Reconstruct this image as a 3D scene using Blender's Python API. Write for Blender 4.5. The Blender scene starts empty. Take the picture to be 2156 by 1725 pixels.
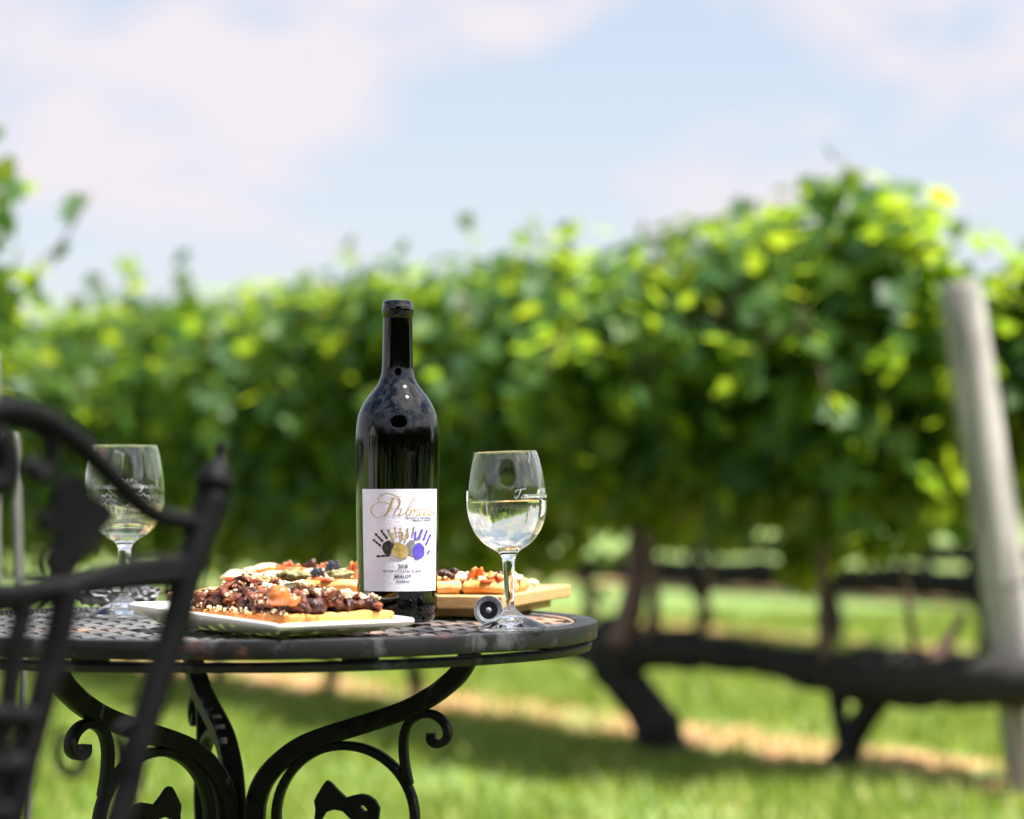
import bpy, bmesh, math, random
import numpy as np
from mathutils import Vector, Matrix, noise as mnoise
R = math.radians
random.seed(7)
rng = np.random.default_rng(11)
sc = bpy.context.scene
C = sc.collection

# ------------------------------------------------------------------ camera
F = 5400.0                      # focal length in pixels of a 2156 px wide picture
TILT = math.atan(167.5 / F)
CAMZ = 0.842
cd = bpy.data.cameras.new("camera")
cam = bpy.data.objects.new("camera", cd)
C.objects.link(cam)
cam.location = (0, 0, CAMZ)
cam.rotation_euler = (R(90) + TILT, 0, 0)
cd.sensor_width = 36.0
cd.lens = F / 2156 * 36.0
cd.clip_start = 0.05
cd.clip_end = 3000
cd.dof.use_dof = True
cd.dof.focus_distance = 2.27
cd.dof.aperture_fstop = 4.0
sc.camera = cam


def P(x, y, Y):
    """picture point (2156 x 1725) at depth Y -> a point in the place"""
    u = (x - 1078) / F
    v = -(y - 862.5) / F
    ct, st = math.cos(TILT), math.sin(TILT)
    dy, dz = ct - v * st, st + v * ct
    k = Y / dy
    return Vector((u * k, Y, CAMZ + dz * k))


# ------------------------------------------------------------------ light
SUN = Vector((0.385, -0.13, 0.92)).normalized()
w = bpy.data.worlds.new("World")
sc.world = w
w.use_nodes = True
nt = w.node_tree
nt.nodes.clear()
N = nt.nodes.new
L = nt.links.new
out = N("ShaderNodeOutputWorld")
bg = N("ShaderNodeBackground")
bg.inputs[1].default_value = 0.075
sky = N("ShaderNodeTexSky")
sky.sky_type = 'NISHITA'
sky.sun_disc = False
sky.sun_elevation = math.asin(SUN.z)
sky.sun_rotation = math.atan2(SUN.x, SUN.y)
sky.air_density = 1.0
sky.dust_density = 1.0
sky.ozone_density = 1.2
tc = N("ShaderNodeTexCoord")
# a flat cloud layer: direction divided by its height over the horizon
sep = N("ShaderNodeSeparateXYZ")
hz_ = N("ShaderNodeMath")
hz_.operation = 'ADD'
hz_.inputs[1].default_value = 0.5
dv_ = N("ShaderNodeVectorMath")
dv_.operation = 'DIVIDE'
cmb = N("ShaderNodeCombineXYZ")
mp = N("ShaderNodeMapping")
mp.inputs['Location'].default_value = (24.66, 37.98, 12.6)
nz = N("ShaderNodeTexNoise")
nz.inputs['Scale'].default_value = 4.6
nz.inputs['Detail'].default_value = 6.0
nz.inputs['Roughness'].default_value = 0.55
nz.inputs['Distortion'].default_value = 0.25
cr = N("ShaderNodeValToRGB")
cr.color_ramp.elements[0].position = 0.335
cr.color_ramp.elements[0].color = (0, 0, 0, 1)
cr.color_ramp.elements[1].position = 0.58
cr.color_ramp.elements[1].color = (1, 1, 1, 1)
mx = N("ShaderNodeMixRGB")
# clouds grow brighter towards the sun
geo = N("ShaderNodeVectorMath")
geo.operation = 'DOT_PRODUCT'
geo.inputs[1].default_value = SUN
cmr = N("ShaderNodeMapRange")
cmr.inputs[1].default_value = 0.1
cmr.inputs[2].default_value = 1.0
ccol = N("ShaderNodeMixRGB")
ccol.inputs[1].default_value = (3.72, 3.50, 3.72, 1)
ccol.inputs[2].default_value = (11.5, 11.0, 11.0, 1)
L(tc.outputs['Generated'], geo.inputs[0])
L(geo.outputs['Value'], cmr.inputs[0])
L(cmr.outputs[0], ccol.inputs[0])
L(ccol.outputs[0], mx.inputs[2])
L(tc.outputs['Generated'], sep.inputs[0])
L(sep.outputs['Z'], hz_.inputs[0])
for k_ in range(3):
    L(hz_.outputs[0], cmb.inputs[k_])
L(tc.outputs['Generated'], dv_.inputs[0])
L(cmb.outputs[0], dv_.inputs[1])
L(dv_.outputs[0], mp.inputs['Vector'])
L(mp.outputs[0], nz.inputs['Vector'])
ma = N("ShaderNodeMath")
ma.operation = 'MULTIPLY_ADD'
ma.inputs[1].default_value = -0.15
L(sep.outputs['Z'], ma.inputs[0])
L(nz.outputs['Fac'], ma.inputs[2])
# the veil of cloud about the sun
vl_ = N("ShaderNodeMapRange")
vl_.inputs[1].default_value = 0.80
vl_.inputs[2].default_value = 1.0
vl_.inputs[3].default_value = 0.0
vl_.inputs[4].default_value = 0.20
ad_ = N("ShaderNodeMath")
ad_.operation = 'ADD'
L(geo.outputs['Value'], vl_.inputs[0])
L(ma.outputs[0], ad_.inputs[0])
L(vl_.outputs[0], ad_.inputs[1])
L(ad_.outputs[0], cr.inputs[0])
# thin haze veils the lowest part of the sky
lo_ = N("ShaderNodeMapRange")
lo_.inputs[1].default_value = 0.0
lo_.inputs[2].default_value = 0.5
lo_.inputs[3].default_value = 0.7
lo_.inputs[4].default_value = 0.0
mxm = N("ShaderNodeMath")
mxm.operation = 'MAXIMUM'
L(sep.outputs['Z'], lo_.inputs[0])
L(lo_.outputs[0], mxm.inputs[0])
L(cr.outputs[0], mxm.inputs[1])
L(mxm.outputs[0], mx.inputs[0])
tint = N("ShaderNodeMixRGB")
tint.blend_type = 'MULTIPLY'
tint.inputs[0].default_value = 1
tint.inputs[2].default_value = (0.66, 0.715, 0.735, 1)
L(sky.outputs[0], tint.inputs[1])
L(tint.outputs[0], mx.inputs[1])
L(mx.outputs[0], bg.inputs[0])
L(bg.outputs[0], out.inputs[0])

sd = bpy.data.lights.new("sun", 'SUN')
sun = bpy.data.objects.new("sun", sd)
C.objects.link(sun)
sd.energy = 5.0
sd.angle = R(0.53)
sd.color = (1.0, 0.965, 0.91)
sun.rotation_euler = SUN.to_track_quat('Z', 'Y').to_euler()

sc.view_settings.view_transform = 'Standard'
sc.view_settings.look = 'None'
sc.view_settings.exposure = 1.7
sc.view_settings.gamma = 1
sc.render.engine = 'CYCLES'
sc.cycles.use_denoising = True
sc.cycles.denoising_input_passes = 'RGB_ALBEDO_NORMAL'
sc.cycles.denoising_prefilter = 'ACCURATE'
sc.cycles.max_bounces = 14
sc.cycles.transmission_bounces = 12
sc.cycles.transparent_max_bounces = 12
sc.cycles.glossy_bounces = 6
sc.cycles.diffuse_bounces = 4
sc.cycles.caustics_reflective = True
sc.cycles.caustics_refractive = True
sc.cycles.sample_clamp_indirect = 3.0
sc.cycles.blur_glossy = 1.0


# ------------------------------------------------------------------ materials
def mat(name, col, rough=0.5, col2=None, scale=20.0, detail=4.0, lo=0.4, hi=0.6, bump=0.0, bscale=None,
        metallic=0.0, spec=0.5, stretch=None, coat=0.0, sss=0.0, rough2=None):
    m = bpy.data.materials.new(name)
    m.use_nodes = True
    t = m.node_tree
    b = t.nodes["Principled BSDF"]
    b.inputs['Base Color'].default_value = (*col, 1)
    b.inputs['Roughness'].default_value = rough
    b.inputs['Metallic'].default_value = metallic
    b.inputs['Specular IOR Level'].default_value = spec
    b.inputs['Coat Weight'].default_value = coat
    if sss:
        b.inputs['Subsurface Weight'].default_value = sss
        b.inputs['Subsurface Radius'].default_value = (1, .5, .25)
        b.inputs['Subsurface Scale'].default_value = 0.006
    if col2 is not None or bump:
        tcn = t.nodes.new("ShaderNodeTexCoord")
        mpn = t.nodes.new("ShaderNodeMapping")
        mpn.inputs['Scale'].default_value = stretch or (1, 1, 1)
        t.links.new(tcn.outputs['Object'], mpn.inputs['Vector'])
        n = t.nodes.new("ShaderNodeTexNoise")
        n.inputs['Scale'].default_value = scale
        n.inputs['Detail'].default_value = detail
        t.links.new(mpn.outputs[0], n.inputs['Vector'])
        if col2 is not None:
            r = t.nodes.new("ShaderNodeValToRGB")
            r.color_ramp.elements[0].position = lo
            r.color_ramp.elements[1].position = hi
            r.color_ramp.elements[0].color = (*col, 1)
            r.color_ramp.elements[1].color = (*col2, 1)
            t.links.new(n.outputs['Fac'], r.inputs[0])
            t.links.new(r.outputs[0], b.inputs['Base Color'])
        if rough2 is not None:
            mr = t.nodes.new("ShaderNodeMapRange")
            mr.inputs[1].default_value = lo
            mr.inputs[2].default_value = hi
            mr.inputs[3].default_value = rough
            mr.inputs[4].default_value = rough2
            t.links.new(n.outputs['Fac'], mr.inputs[0])
            t.links.new(mr.outputs[0], b.inputs['Roughness'])
        if bump:
            n2 = t.nodes.new("ShaderNodeTexNoise")
            n2.inputs['Scale'].default_value = bscale or scale * 2
            n2.inputs['Detail'].default_value = 4
            t.links.new(mpn.outputs[0], n2.inputs['Vector'])
            bp = t.nodes.new("ShaderNodeBump")
            bp.inputs['Strength'].default_value = bump
            bp.inputs['Distance'].default_value = 0.004
            t.links.new(n2.outputs['Fac'], bp.inputs['Height'])
            t.links.new(bp.outputs[0], b.inputs['Normal'])
    return m


def add_patch(m, col, scale, lo, hi, seed=0.0, stretch=(1, 1, 1), rough=None):
    """a further layer of worn patches over a material's colour"""
    t = m.node_tree
    b = t.nodes["Principled BSDF"]
    tcn = t.nodes.new("ShaderNodeTexCoord")
    mpn = t.nodes.new("ShaderNodeMapping")
    mpn.inputs['Location'].default_value = (seed, seed * .7, seed * .3)
    mpn.inputs['Scale'].default_value = stretch
    n = t.nodes.new("ShaderNodeTexNoise")
    n.inputs['Scale'].default_value = scale
    n.inputs['Detail'].default_value = 6
    n.inputs['Roughness'].default_value = .62
    r = t.nodes.new("ShaderNodeValToRGB")
    r.color_ramp.elements[0].position = lo
    r.color_ramp.elements[1].position = hi
    mxn = t.nodes.new("ShaderNodeMixRGB")
    mxn.inputs[2].default_value = (*col, 1)
    t.links.new(tcn.outputs['Object'], mpn.inputs['Vector'])
    t.links.new(mpn.outputs[0], n.inputs['Vector'])
    t.links.new(n.outputs['Fac'], r.inputs[0])
    t.links.new(r.outputs[0], mxn.inputs[0])
    s = b.inputs['Base Color']
    if s.is_linked:
        t.links.new(s.links[0].from_socket, mxn.inputs[1])
    else:
        mxn.inputs[1].default_value = s.default_value
    t.links.new(mxn.outputs[0], s)
    if rough is not None:
        mr = t.nodes.new("ShaderNodeMapRange")
        mr.inputs[3].default_value = b.inputs['Roughness'].default_value
        mr.inputs[4].default_value = rough
        t.links.new(r.outputs[0], mr.inputs[0])
        t.links.new(mr.outputs[0], b.inputs['Roughness'])
    return m


def glassmat(name, col, ior=1.5, rough=0.0):
    m = bpy.data.materials.new(name)
    m.use_nodes = True
    b = m.node_tree.nodes["Principled BSDF"]
    b.inputs['Base Color'].default_value = (*col, 1)
    b.inputs['Roughness'].default_value = rough
    b.inputs['IOR'].default_value = ior
    b.inputs['Transmission Weight'].default_value = 1.0
    return m


def leafmat(name, c0, c1, c2, tr, trans=0.45):
    m = bpy.data.materials.new(name)
    m.use_nodes = True
    t = m.node_tree
    b = t.nodes["Principled BSDF"]
    o = t.nodes["Material Output"]
    g = t.nodes.new("ShaderNodeNewGeometry")
    r = t.nodes.new("ShaderNodeValToRGB")
    e = r.color_ramp.elements
    e[0].position, e[0].color = 0.0, (*c0, 1)
    e[1].position, e[1].color = 1.0, (*c2, 1)
    k = e.new(0.6)
    k.color = (*c1, 1)
    t.links.new(g.outputs['Random Per Island'], r.inputs[0])
    t.links.new(r.outputs[0], b.inputs['Base Color'])
    b.inputs['Roughness'].default_value = 0.5
    b.inputs['Specular IOR Level'].default_value = 0.26
    tl = t.nodes.new("ShaderNodeBsdfTranslucent")
    r2 = t.nodes.new("ShaderNodeValToRGB")
    e = r2.color_ramp.elements
    e[0].color = (tr[0] * .5, tr[1] * .7, tr[2] * .8, 1)
    e[1].color = (*tr, 1)
    t.links.new(g.outputs['Random Per Island'], r2.inputs[0])
    t.links.new(r2.outputs[0], tl.inputs[0])
    mxs = t.nodes.new("ShaderNodeMixShader")
    mxs.inputs[0].default_value = trans
    t.links.new(b.outputs[0], mxs.inputs[1])
    t.links.new(tl.outputs[0], mxs.inputs[2])
    t.links.new(mxs.outputs[0], o.inputs[0])
    return m


M = {}
M['iron'] = mat('black_iron', (.003, .003, .0033), .5, (.008, .0075, .007), 60, 5, .45, .75, .08, 180, spec=.14)
add_patch(M['iron'], (.05, .05, .05), 22, .69, .72, 3.1)
M['top_iron'] = mat('worn_table_iron', (.04, .04, .042), .42, (.10, .095, .09), 16, 6, .38, .66, .3, 140, spec=.4)
add_patch(M['top_iron'], (.24, .15, .105), 7, .52, .66, 1.7, rough=.6)
add_patch(M['top_iron'], (.16, .155, .16), 45, .62, .68, 8.2)
M['rim_iron'] = mat('worn_rim_iron', (.0035, .0035, .0045), .5, (.008, .0075, .008), 30, 5, .4, .75, .05, 160, spec=.35)
add_patch(M['rim_iron'], (.055, .055, .062), 26, .56, .66, 5.3, (1, 1, .8), .55)
add_patch(M['rim_iron'], (.085, .026, .012), 13, .61, .71, 2.2, (1, 1, 1.4), .75)
M['chair_iron'] = mat('chair_iron', (.0022, .002, .0024), .6, (.005, .0045, .005), 40, 5, .45, .75, spec=.09)
add_patch(M['chair_iron'], (.07, .04, .036), 14, .64, .74, 2.9)
M['glass'] = glassmat('clear_glass', (1, 1, 1), 1.5)
M['wine'] = glassmat('white_wine', (.97, .955, .84), 1.34)
M['red_wine'] = mat('red_wine', (.004, .001, .001), .1)
bt = glassmat('dark_bottle_glass', (.016, .008, .003), 1.52, .03)
M['bottle'] = bt
M['paper'] = mat('label_paper', (.74, .73, .83), .62, (.67, .655, .76), 40, 5, .35, .7, .08, 500)
add_patch(M['paper'], (.62, .45, .52), 28, .63, .80, 4.4)
M['gold'] = mat('gold_print', (.42, .29, .09), .4, (.50, .37, .14), 160, 3, .4, .6, metallic=.25)
M['print_dark'] = mat('dark_print', (.03, .035, .05), .6)
M['print_black'] = mat('black_ink', (.012, .014, .012), .5, (.05, .05, .05), 300, 3, .5, .7)
M['print_grey'] = mat('grey_ink', (.16, .16, .17), .5, (.26, .26, .27), 300, 3, .5, .7)
M['print_purple'] = mat('purple_ink', (.085, .055, .42), .5, (.13, .09, .5), 300, 3, .5, .7)
M['etch'] = mat('white_etching', (.85, .85, .85), .7)
M['china'] = mat('white_china', (.80, .76, .71), .12, spec=.6, coat=.3)
M['bread'] = mat('toasted_bread', (.34, .105, .010), .75, (.60, .31, .07), 48, 6, .40, .60, .5, 260, sss=.1)
add_patch(M['bread'], (.46, .17, .025), 38, .56, .70, 1.1)
M['crust'] = mat('flatbread_dough', (.56, .22, .03), .7, (.70, .45, .17), 38, 5, .36, .62, .4, 160, sss=.1)
M['meat'] = mat('dark_glazed_meat', (.080, .019, .007), .38, (.34, .085, .022), 70, 6, .42, .72, .8, 320, spec=.35)
M['fig'] = mat('dark_fig', (.03, .008, .006), .3, (.14, .03, .012), 90, 5, .5, .75, .6, 380, spec=.4)
M['peach'] = mat('roast_apricot', (.50, .13, .018), .3, (.22, .045, .02), 60, 4, .48, .66, .5, 240, sss=.15, coat=.3)
M['ham'] = mat('cured_ham', (.66, .20, .025), .35, (.55, .17, .09), 45, 4, .4, .6, .4, 260, sss=.2, coat=.2)
M['pink_ham'] = mat('pink_cured_ham', (.58, .20, .11), .4, (.62, .16, .04), 60, 4, .45, .65, .4, 260, sss=.2)
M['jam'] = mat('red_jam', (.55, .05, .012), .12, (.70, .17, .03), 60, 3, .4, .6, .3, 200, coat=.6)
M['cheese'] = mat('soft_cheese', (.74, .64, .44), .55, (.70, .52, .24), 60, 4, .45, .7, .4, 300, sss=.3)
M['nut'] = mat('chopped_nut', (.66, .52, .34), .6, (.52, .33, .15), 120, 3, .4, .65)
M['herb'] = mat('green_herb_paste', (.12, .10, .018), .5, (.30, .26, .10), 160, 5, .4, .62, .6, 400)
M['berry'] = mat('blackberry_skin', (.008, .006, .014), .16, coat=.6)
M['board'] = mat('pale_oiled_wood', (.42, .225, .085), .5, (.54, .32, .14), 26, 7, .3, .7, .15, 90, stretch=(1, 9, 9))
M['rubber'] = mat('grey_rubber', (.13, .14, .155), .55, (.20, .21, .22), 260, 3, .45, .7)
M['rubber_dark'] = mat('dark_rubber', (.03, .034, .042), .5)
M['foil'] = mat('crumpled_foil', (.26, .26, .275), .55, (.07, .07, .075), 70, 5, .46, .62, .6, 200, metallic=.15)
M['bark'] = mat('dark_vine_bark', (.009, .0075, .007), .9, (.022, .018, .016), 34, 6, .4, .7, 1.0, 70, stretch=(1, 1, .3))
M['cane'] = mat('pinkish_cane', (.13, .07, .055), .7, (.07, .04, .032), 30, 4, .4, .7)
M['post'] = mat('weathered_post_wood', (.36, .335, .31), .9, (.17, .16, .15), 13, 8, .42, .62, 1.0, 60, stretch=(2, 2, .22))
add_patch(M['post'], (.16, .15, .14), 9, .58, .68, 5.0, (3, 3, .3))
M['stake'] = mat('pale_stake', (.13, .13, .115), .6, (.10, .10, .09), 20, 4)
M['leaf'] = leafmat('vine_leaf', (.011, .045, .012), (.026, .085, .018), (.07, .125, .022), (.49, .61, .03), .45)
M['leaf_far'] = leafmat('far_vine_leaf', (.014, .05, .012), (.028, .085, .018), (.06, .12, .024), (.40, .56, .04), .40)
M['tree_leaf'] = leafmat('tree_leaf', (.007, .02, .006), (.012, .03, .008), (.018, .04, .01), (.05, .09, .014), .25)
M['grass_blade'] = leafmat('grass_blade', (.07, .13, .014), (.15, .215, .028), (.40, .40, .15), (.46, .54, .06), .38)
M['ground'] = mat('lawn_ground', (.075, .14, .02), .95, (.13, .18, .036), 1.3, 9, .35, .65)
add_patch(M['ground'], (.27, .24, .085), 2.1, .58, .72, 3.0)
M['soil'] = mat('sandy_soil', (.36, .195, .083), .95, (.25, .13, .052), 7, 8, .35, .7, .6, 30)
add_patch(M['soil'], (.15, .19, .045), 3.6, .50, .60, 9.0)
add_patch(M['soil'], (.20, .12, .06), 6, .56, .7, 4.0)


# ------------------------------------------------------------------ object helpers
def link(name, me, material=None, parent=None, smooth=True, loc=None, rot=None):
    o = bpy.data.objects.new(name, me)
    C.objects.link(o)
    if material is not None:
        me.materials.append(material)
    if smooth and len(me.polygons):
        me.polygons.foreach_set('use_smooth', np.ones(len(me.polygons), dtype=bool))
    if parent:
        o.parent = parent
    if loc is not None:
        o.location = loc
    if rot is not None:
        o.rotation_euler = rot
    return o


def tag(o, label=None, cat=None, group=None, kind=None):
    if label:
        o['label'] = label
    if cat:
        o['category'] = cat
    if group:
        o['group'] = group
    if kind:
        o['kind'] = kind
    return o


def empty(name, loc=(0, 0, 0), rz=0.0, **k):
    o = bpy.data.objects.new(name, None)
    C.objects.link(o)
    o.empty_display_size = .05
    o.location = loc
    o.rotation_euler = (0, 0, rz)
    tag(o, **k)
    return o


class MB:
    def __init__(s):
        s.v, s.f = [], []

    def add(s, vs, fs):
        b = len(s.v)
        s.v += [tuple(p) for p in vs]
        s.f += [tuple(i + b for i in f) for f in fs]

    def tube(s, pts, rad, n=8, up=None, cap=True):
        pts = [Vector(p) for p in pts]
        if not hasattr(rad, '__len__'):
            rad = [rad] * len(pts)
        vs, fs = [], []
        a = None
        for i, p in enumerate(pts):
            t = (pts[min(i + 1, len(pts) - 1)] - pts[max(i - 1, 0)])
            if t.length < 1e-9:
                t = Vector((0, 0, 1))
            t.normalize()
            if a is None:
                a = (up or (Vector((0, 0, 1)) if abs(t.z) < .9 else Vector((1, 0, 0)))).copy()
            a = (a - t * a.dot(t))
            if a.length < 1e-6:
                a = t.orthogonal()
            a.normalize()
            b = t.cross(a)
            for k in range(n):
                q = 2 * math.pi * k / n
                vs.append(p + (a * math.cos(q) + b * math.sin(q)) * rad[i])
        for i in range(len(pts) - 1):
            for k in range(n):
                k2 = (k + 1) % n
                fs.append((i * n + k, i * n + k2, (i + 1) * n + k2, (i + 1) * n + k))
        if cap:
            fs.append(tuple(range(n - 1, -1, -1)))
            e = (len(pts) - 1) * n
            fs.append(tuple(e + k for k in range(n)))
        s.add(vs, fs)

    def bar(s, path, wid, thick, O, er, ez, en, bev=.25):
        """flat bar swept along a path of (r, z) in the plane (er, ez); wid in the plane, thick along en"""
        vs, fs = [], []
        npt = len(path)
        if not hasattr(wid, '__len__'):
            wid = [wid] * npt
        for i, (r, z) in enumerate(path):
            r0, z0 = path[max(i - 1, 0)]
            r1, z1 = path[min(i + 1, npt - 1)]
            t = Vector((r1 - r0, z1 - z0))
            if t.length < 1e-9:
                t = Vector((0, 1))
            t.normalize()
            nn = Vector((-t.y, t.x))
            w2, h2 = wid[i] / 2, thick / 2
            bv = bev * min(w2, h2)
            prof = [(w2 - bv, -h2), (w2, -h2 + bv), (w2, h2 - bv), (w2 - bv, h2), (-w2 + bv, h2), (-w2, h2 - bv), (-w2, -h2 + bv), (-w2 + bv, -h2)]
            for a, b in prof:
                q = Vector((r, z)) + nn * a
                vs.append(O + er * q.x + ez * q.y + en * b)
        n = 8
        for i in range(npt - 1):
            for k in range(n):
                k2 = (k + 1) % n
                fs.append((i * n + k, i * n + k2, (i + 1) * n + k2, (i + 1) * n + k))
        fs.append(tuple(range(n - 1, -1, -1)))
        fs.append(tuple((npt - 1) * n + k for k in range(n)))
        s.add(vs, fs)

    def lathe(s, prof, n=64, closed=False, O=Vector((0, 0, 0))):
        vs, fs = [], []
        rows = []
        for r, z in prof:
            if r < 1e-6:
                rows.append([len(vs)])
                vs.append(O + Vector((0, 0, z)))
            else:
                rows.append(list(range(len(vs), len(vs) + n)))
                for k in range(n):
                    q = 2 * math.pi * k / n
                    vs.append(O + Vector((r * math.cos(q), r * math.sin(q), z)))
        m = len(prof)
        for i in range(m if closed else m - 1):
            a, b = rows[i], rows[(i + 1) % m]
            for k in range(n):
                k2 = (k + 1) % n
                if len(a) == 1 and len(b) == 1:
                    continue
                if len(a) == 1:
                    fs.append((a[0], b[k2], b[k]))
                elif len(b) == 1:
                    fs.append((a[k], a[k2], b[0]))
                else:
                    fs.append((a[k], a[k2], b[k2], b[k]))
        s.add(vs, fs)

    def box(s, c, d, Mx=None):
        c = Vector(c)
        hx, hy, hz = d[0] / 2, d[1] / 2, d[2] / 2
        vs = [Vector((x, y, z)) for x in (-hx, hx) for y in (-hy, hy) for z in (-hz, hz)]
        if Mx is not None:
            vs = [Mx @ p for p in vs]
        s.add([c + p for p in vs], [(0, 1, 3, 2), (4, 6, 7, 5), (0, 4, 5, 1), (2, 3, 7, 6), (0, 2, 6, 4), (1, 5, 7, 3)])

    def blob(s, c, rad, amp=.25, freq=60, sub=2, rotm=None, seed=0.0):
        vs, fs = ICO[sub]
        c = Vector(c)
        o = []
        for p in vs:
            q = Vector((p.x * rad[0], p.y * rad[1], p.z * rad[2]))
            if rotm is not None:
                q = rotm @ q
            k = mnoise.noise((c + q) * freq + Vector((seed, seed, 0))) + .5 * mnoise.noise((c + q) * freq * 2.3 + Vector((seed, 0, seed)))
            o.append(c + q * (1 + amp * k))
        s.add(o, fs)

    def mesh(s, name):
        me = bpy.data.meshes.new(name)
        me.from_pydata(s.v, [], s.f)
        me.validate()
        me.update()
        return me

    def obj(s, name, material, parent=None, smooth=True, fixn=False):
        me = s.mesh(name)
        if fixn:
            bm = bmesh.new()
            bm.from_mesh(me)
            bmesh.ops.recalc_face_normals(bm, faces=bm.faces)
            bm.to_mesh(me)
            bm.free()
        return link(name, me, material, parent, smooth)


ICO = {}
for _s in (1, 2, 3):
    _bm = bmesh.new()
    bmesh.ops.create_icosphere(_bm, subdivisions=_s, radius=1.0)
    _bm.verts.index_update()
    ICO[_s] = ([v.co.copy() for v in _bm.verts], [tuple(v.index for v in f.verts) for f in _bm.faces])
    _bm.free()


def spline(pts, sub=6, closed=False):
    """Catmull-Rom through points of any dimension"""
    p = [np.array(q, dtype=float) for q in pts]
    n = len(p)
    o = []
    rngi = range(n if closed else n - 1)
    for i in rngi:
        if closed:
            a, b, c, d = p[(i - 1) % n], p[i], p[(i + 1) % n], p[(i + 2) % n]
        else:
            b, c = p[i], p[i + 1]
            a = p[i - 1] if i > 0 else 2 * b - c
            d = p[i + 2] if i + 2 < n else 2 * c - b
        for k in range(sub):
            t = k / sub
            o.append(.5 * ((2 * b) + (c - a) * t + (2 * a - 5 * b + 4 * c - d) * t * t + (-a + 3 * b - 3 * c + d) * t ** 3))
    if not closed:
        o.append(p[-1])
    return [tuple(q) for q in o]


def shade_auto(o, ang=35):
    me = o.data
    try:
        me.set_sharp_from_angle(angle=R(ang))
    except Exception:
        pass


def plate_mesh(poly, holes, th, O, er, ez, en):
    """a cast plate: outline polygon (r, z) with holes, given thickness"""
    bm = bmesh.new()
    edges = []
    for loop in [poly] + holes:
        vs = [bm.verts.new(O + er * r + ez * z - en * th / 2) for r, z in loop]
        for i in range(len(vs)):
            edges.append(bm.edges.new((vs[i], vs[(i + 1) % len(vs)])))
    bmesh.ops.triangle_fill(bm, edges=edges, use_beauty=True, use_dissolve=False, normal=en)
    ret = bmesh.ops.extrude_face_region(bm, geom=list(bm.faces))
    for v in ret['geom']:
        if isinstance(v, bmesh.types.BMVert):
            v.co += en * th
    bmesh.ops.recalc_face_normals(bm, faces=bm.faces)
    me = bpy.data.meshes.new('plate')
    bm.to_mesh(me)
    bm.free()
    return me


# ------------------------------------------------------------------ ground, soil, grass
D_ROW = Vector((-.53, .85, 0)).normalized()       # the rows run away from us to the left
N_ROW = Vector((.85, .53, 0)).normalized()        # across the rows, away from us
ROW1 = Vector((.97, 7.58, 0))
ROW2 = ROW1 + N_ROW * 4.0
ROW3 = ROW1 + N_ROW * 8.2
ROW4 = ROW1 + N_ROW * 12.4

mb = MB()
S = 900
mb.add([(-S, -S, 0), (S, -S, 0), (S, S, 0), (-S, S, 0)], [(0, 1, 2, 3)])
tag(mb.obj('ground', M['ground'], smooth=False), kind='structure')


def strip(name, base, s0, s1, n0, n1, z):
    m = MB()
    k = int((s1 - s0) / .12)
    vs = []
    for i in range(k + 1):
        s = s0 + (s1 - s0) * i / k
        for j in range(5):
            a = n0 + (n1 - n0) * j / 4
            if j in (0, 4):
                a += .15 * mnoise.noise(Vector((s * 2.1, j * 3.3, base.x))) + .09 * mnoise.noise(Vector((s * 7, j * 5, 1)))
            q = base + D_ROW * s + N_ROW * a
            zz = z + (.012 + .02 * mnoise.noise(Vector((s * 5, a * 9, 2))) if 0 < j < 4 else 0)
            vs.append((q.x, q.y, max(zz, .004)))
    fs = []
    for i in range(k):
        for j in range(4):
            a = i * 5 + j
            fs.append((a, a + 1, a + 6, a + 5))
    m.add(vs, fs)
    return tag(m.obj(name, M['soil']), kind='structure')


strip('soil_strip', ROW1, -3.0, 16, -.06, .64, .004)
strip('soil_strip', ROW2, -5.0, 16, -.15, .42, .004)
strip('soil_strip', ROW3, -6.0, 18, -.2, .45, .004)


def np_mesh(name, verts, loop_counts, loops):
    me = bpy.data.meshes.new(name)
    nv, nf = len(verts), len(loop_counts)
    me.vertices.add(nv)
    me.vertices.foreach_set('co', np.asarray(verts, dtype=np.float32).ravel())
    me.loops.add(len(loops))
    me.loops.foreach_set('vertex_index', np.asarray(loops, dtype=np.int32))
    me.polygons.add(nf)
    st = np.concatenate([[0], np.cumsum(loop_counts)[:-1]]).astype(np.int32)
    me.polygons.foreach_set('loop_start', st)
    me.update(calc_edges=True)
    return me


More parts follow.
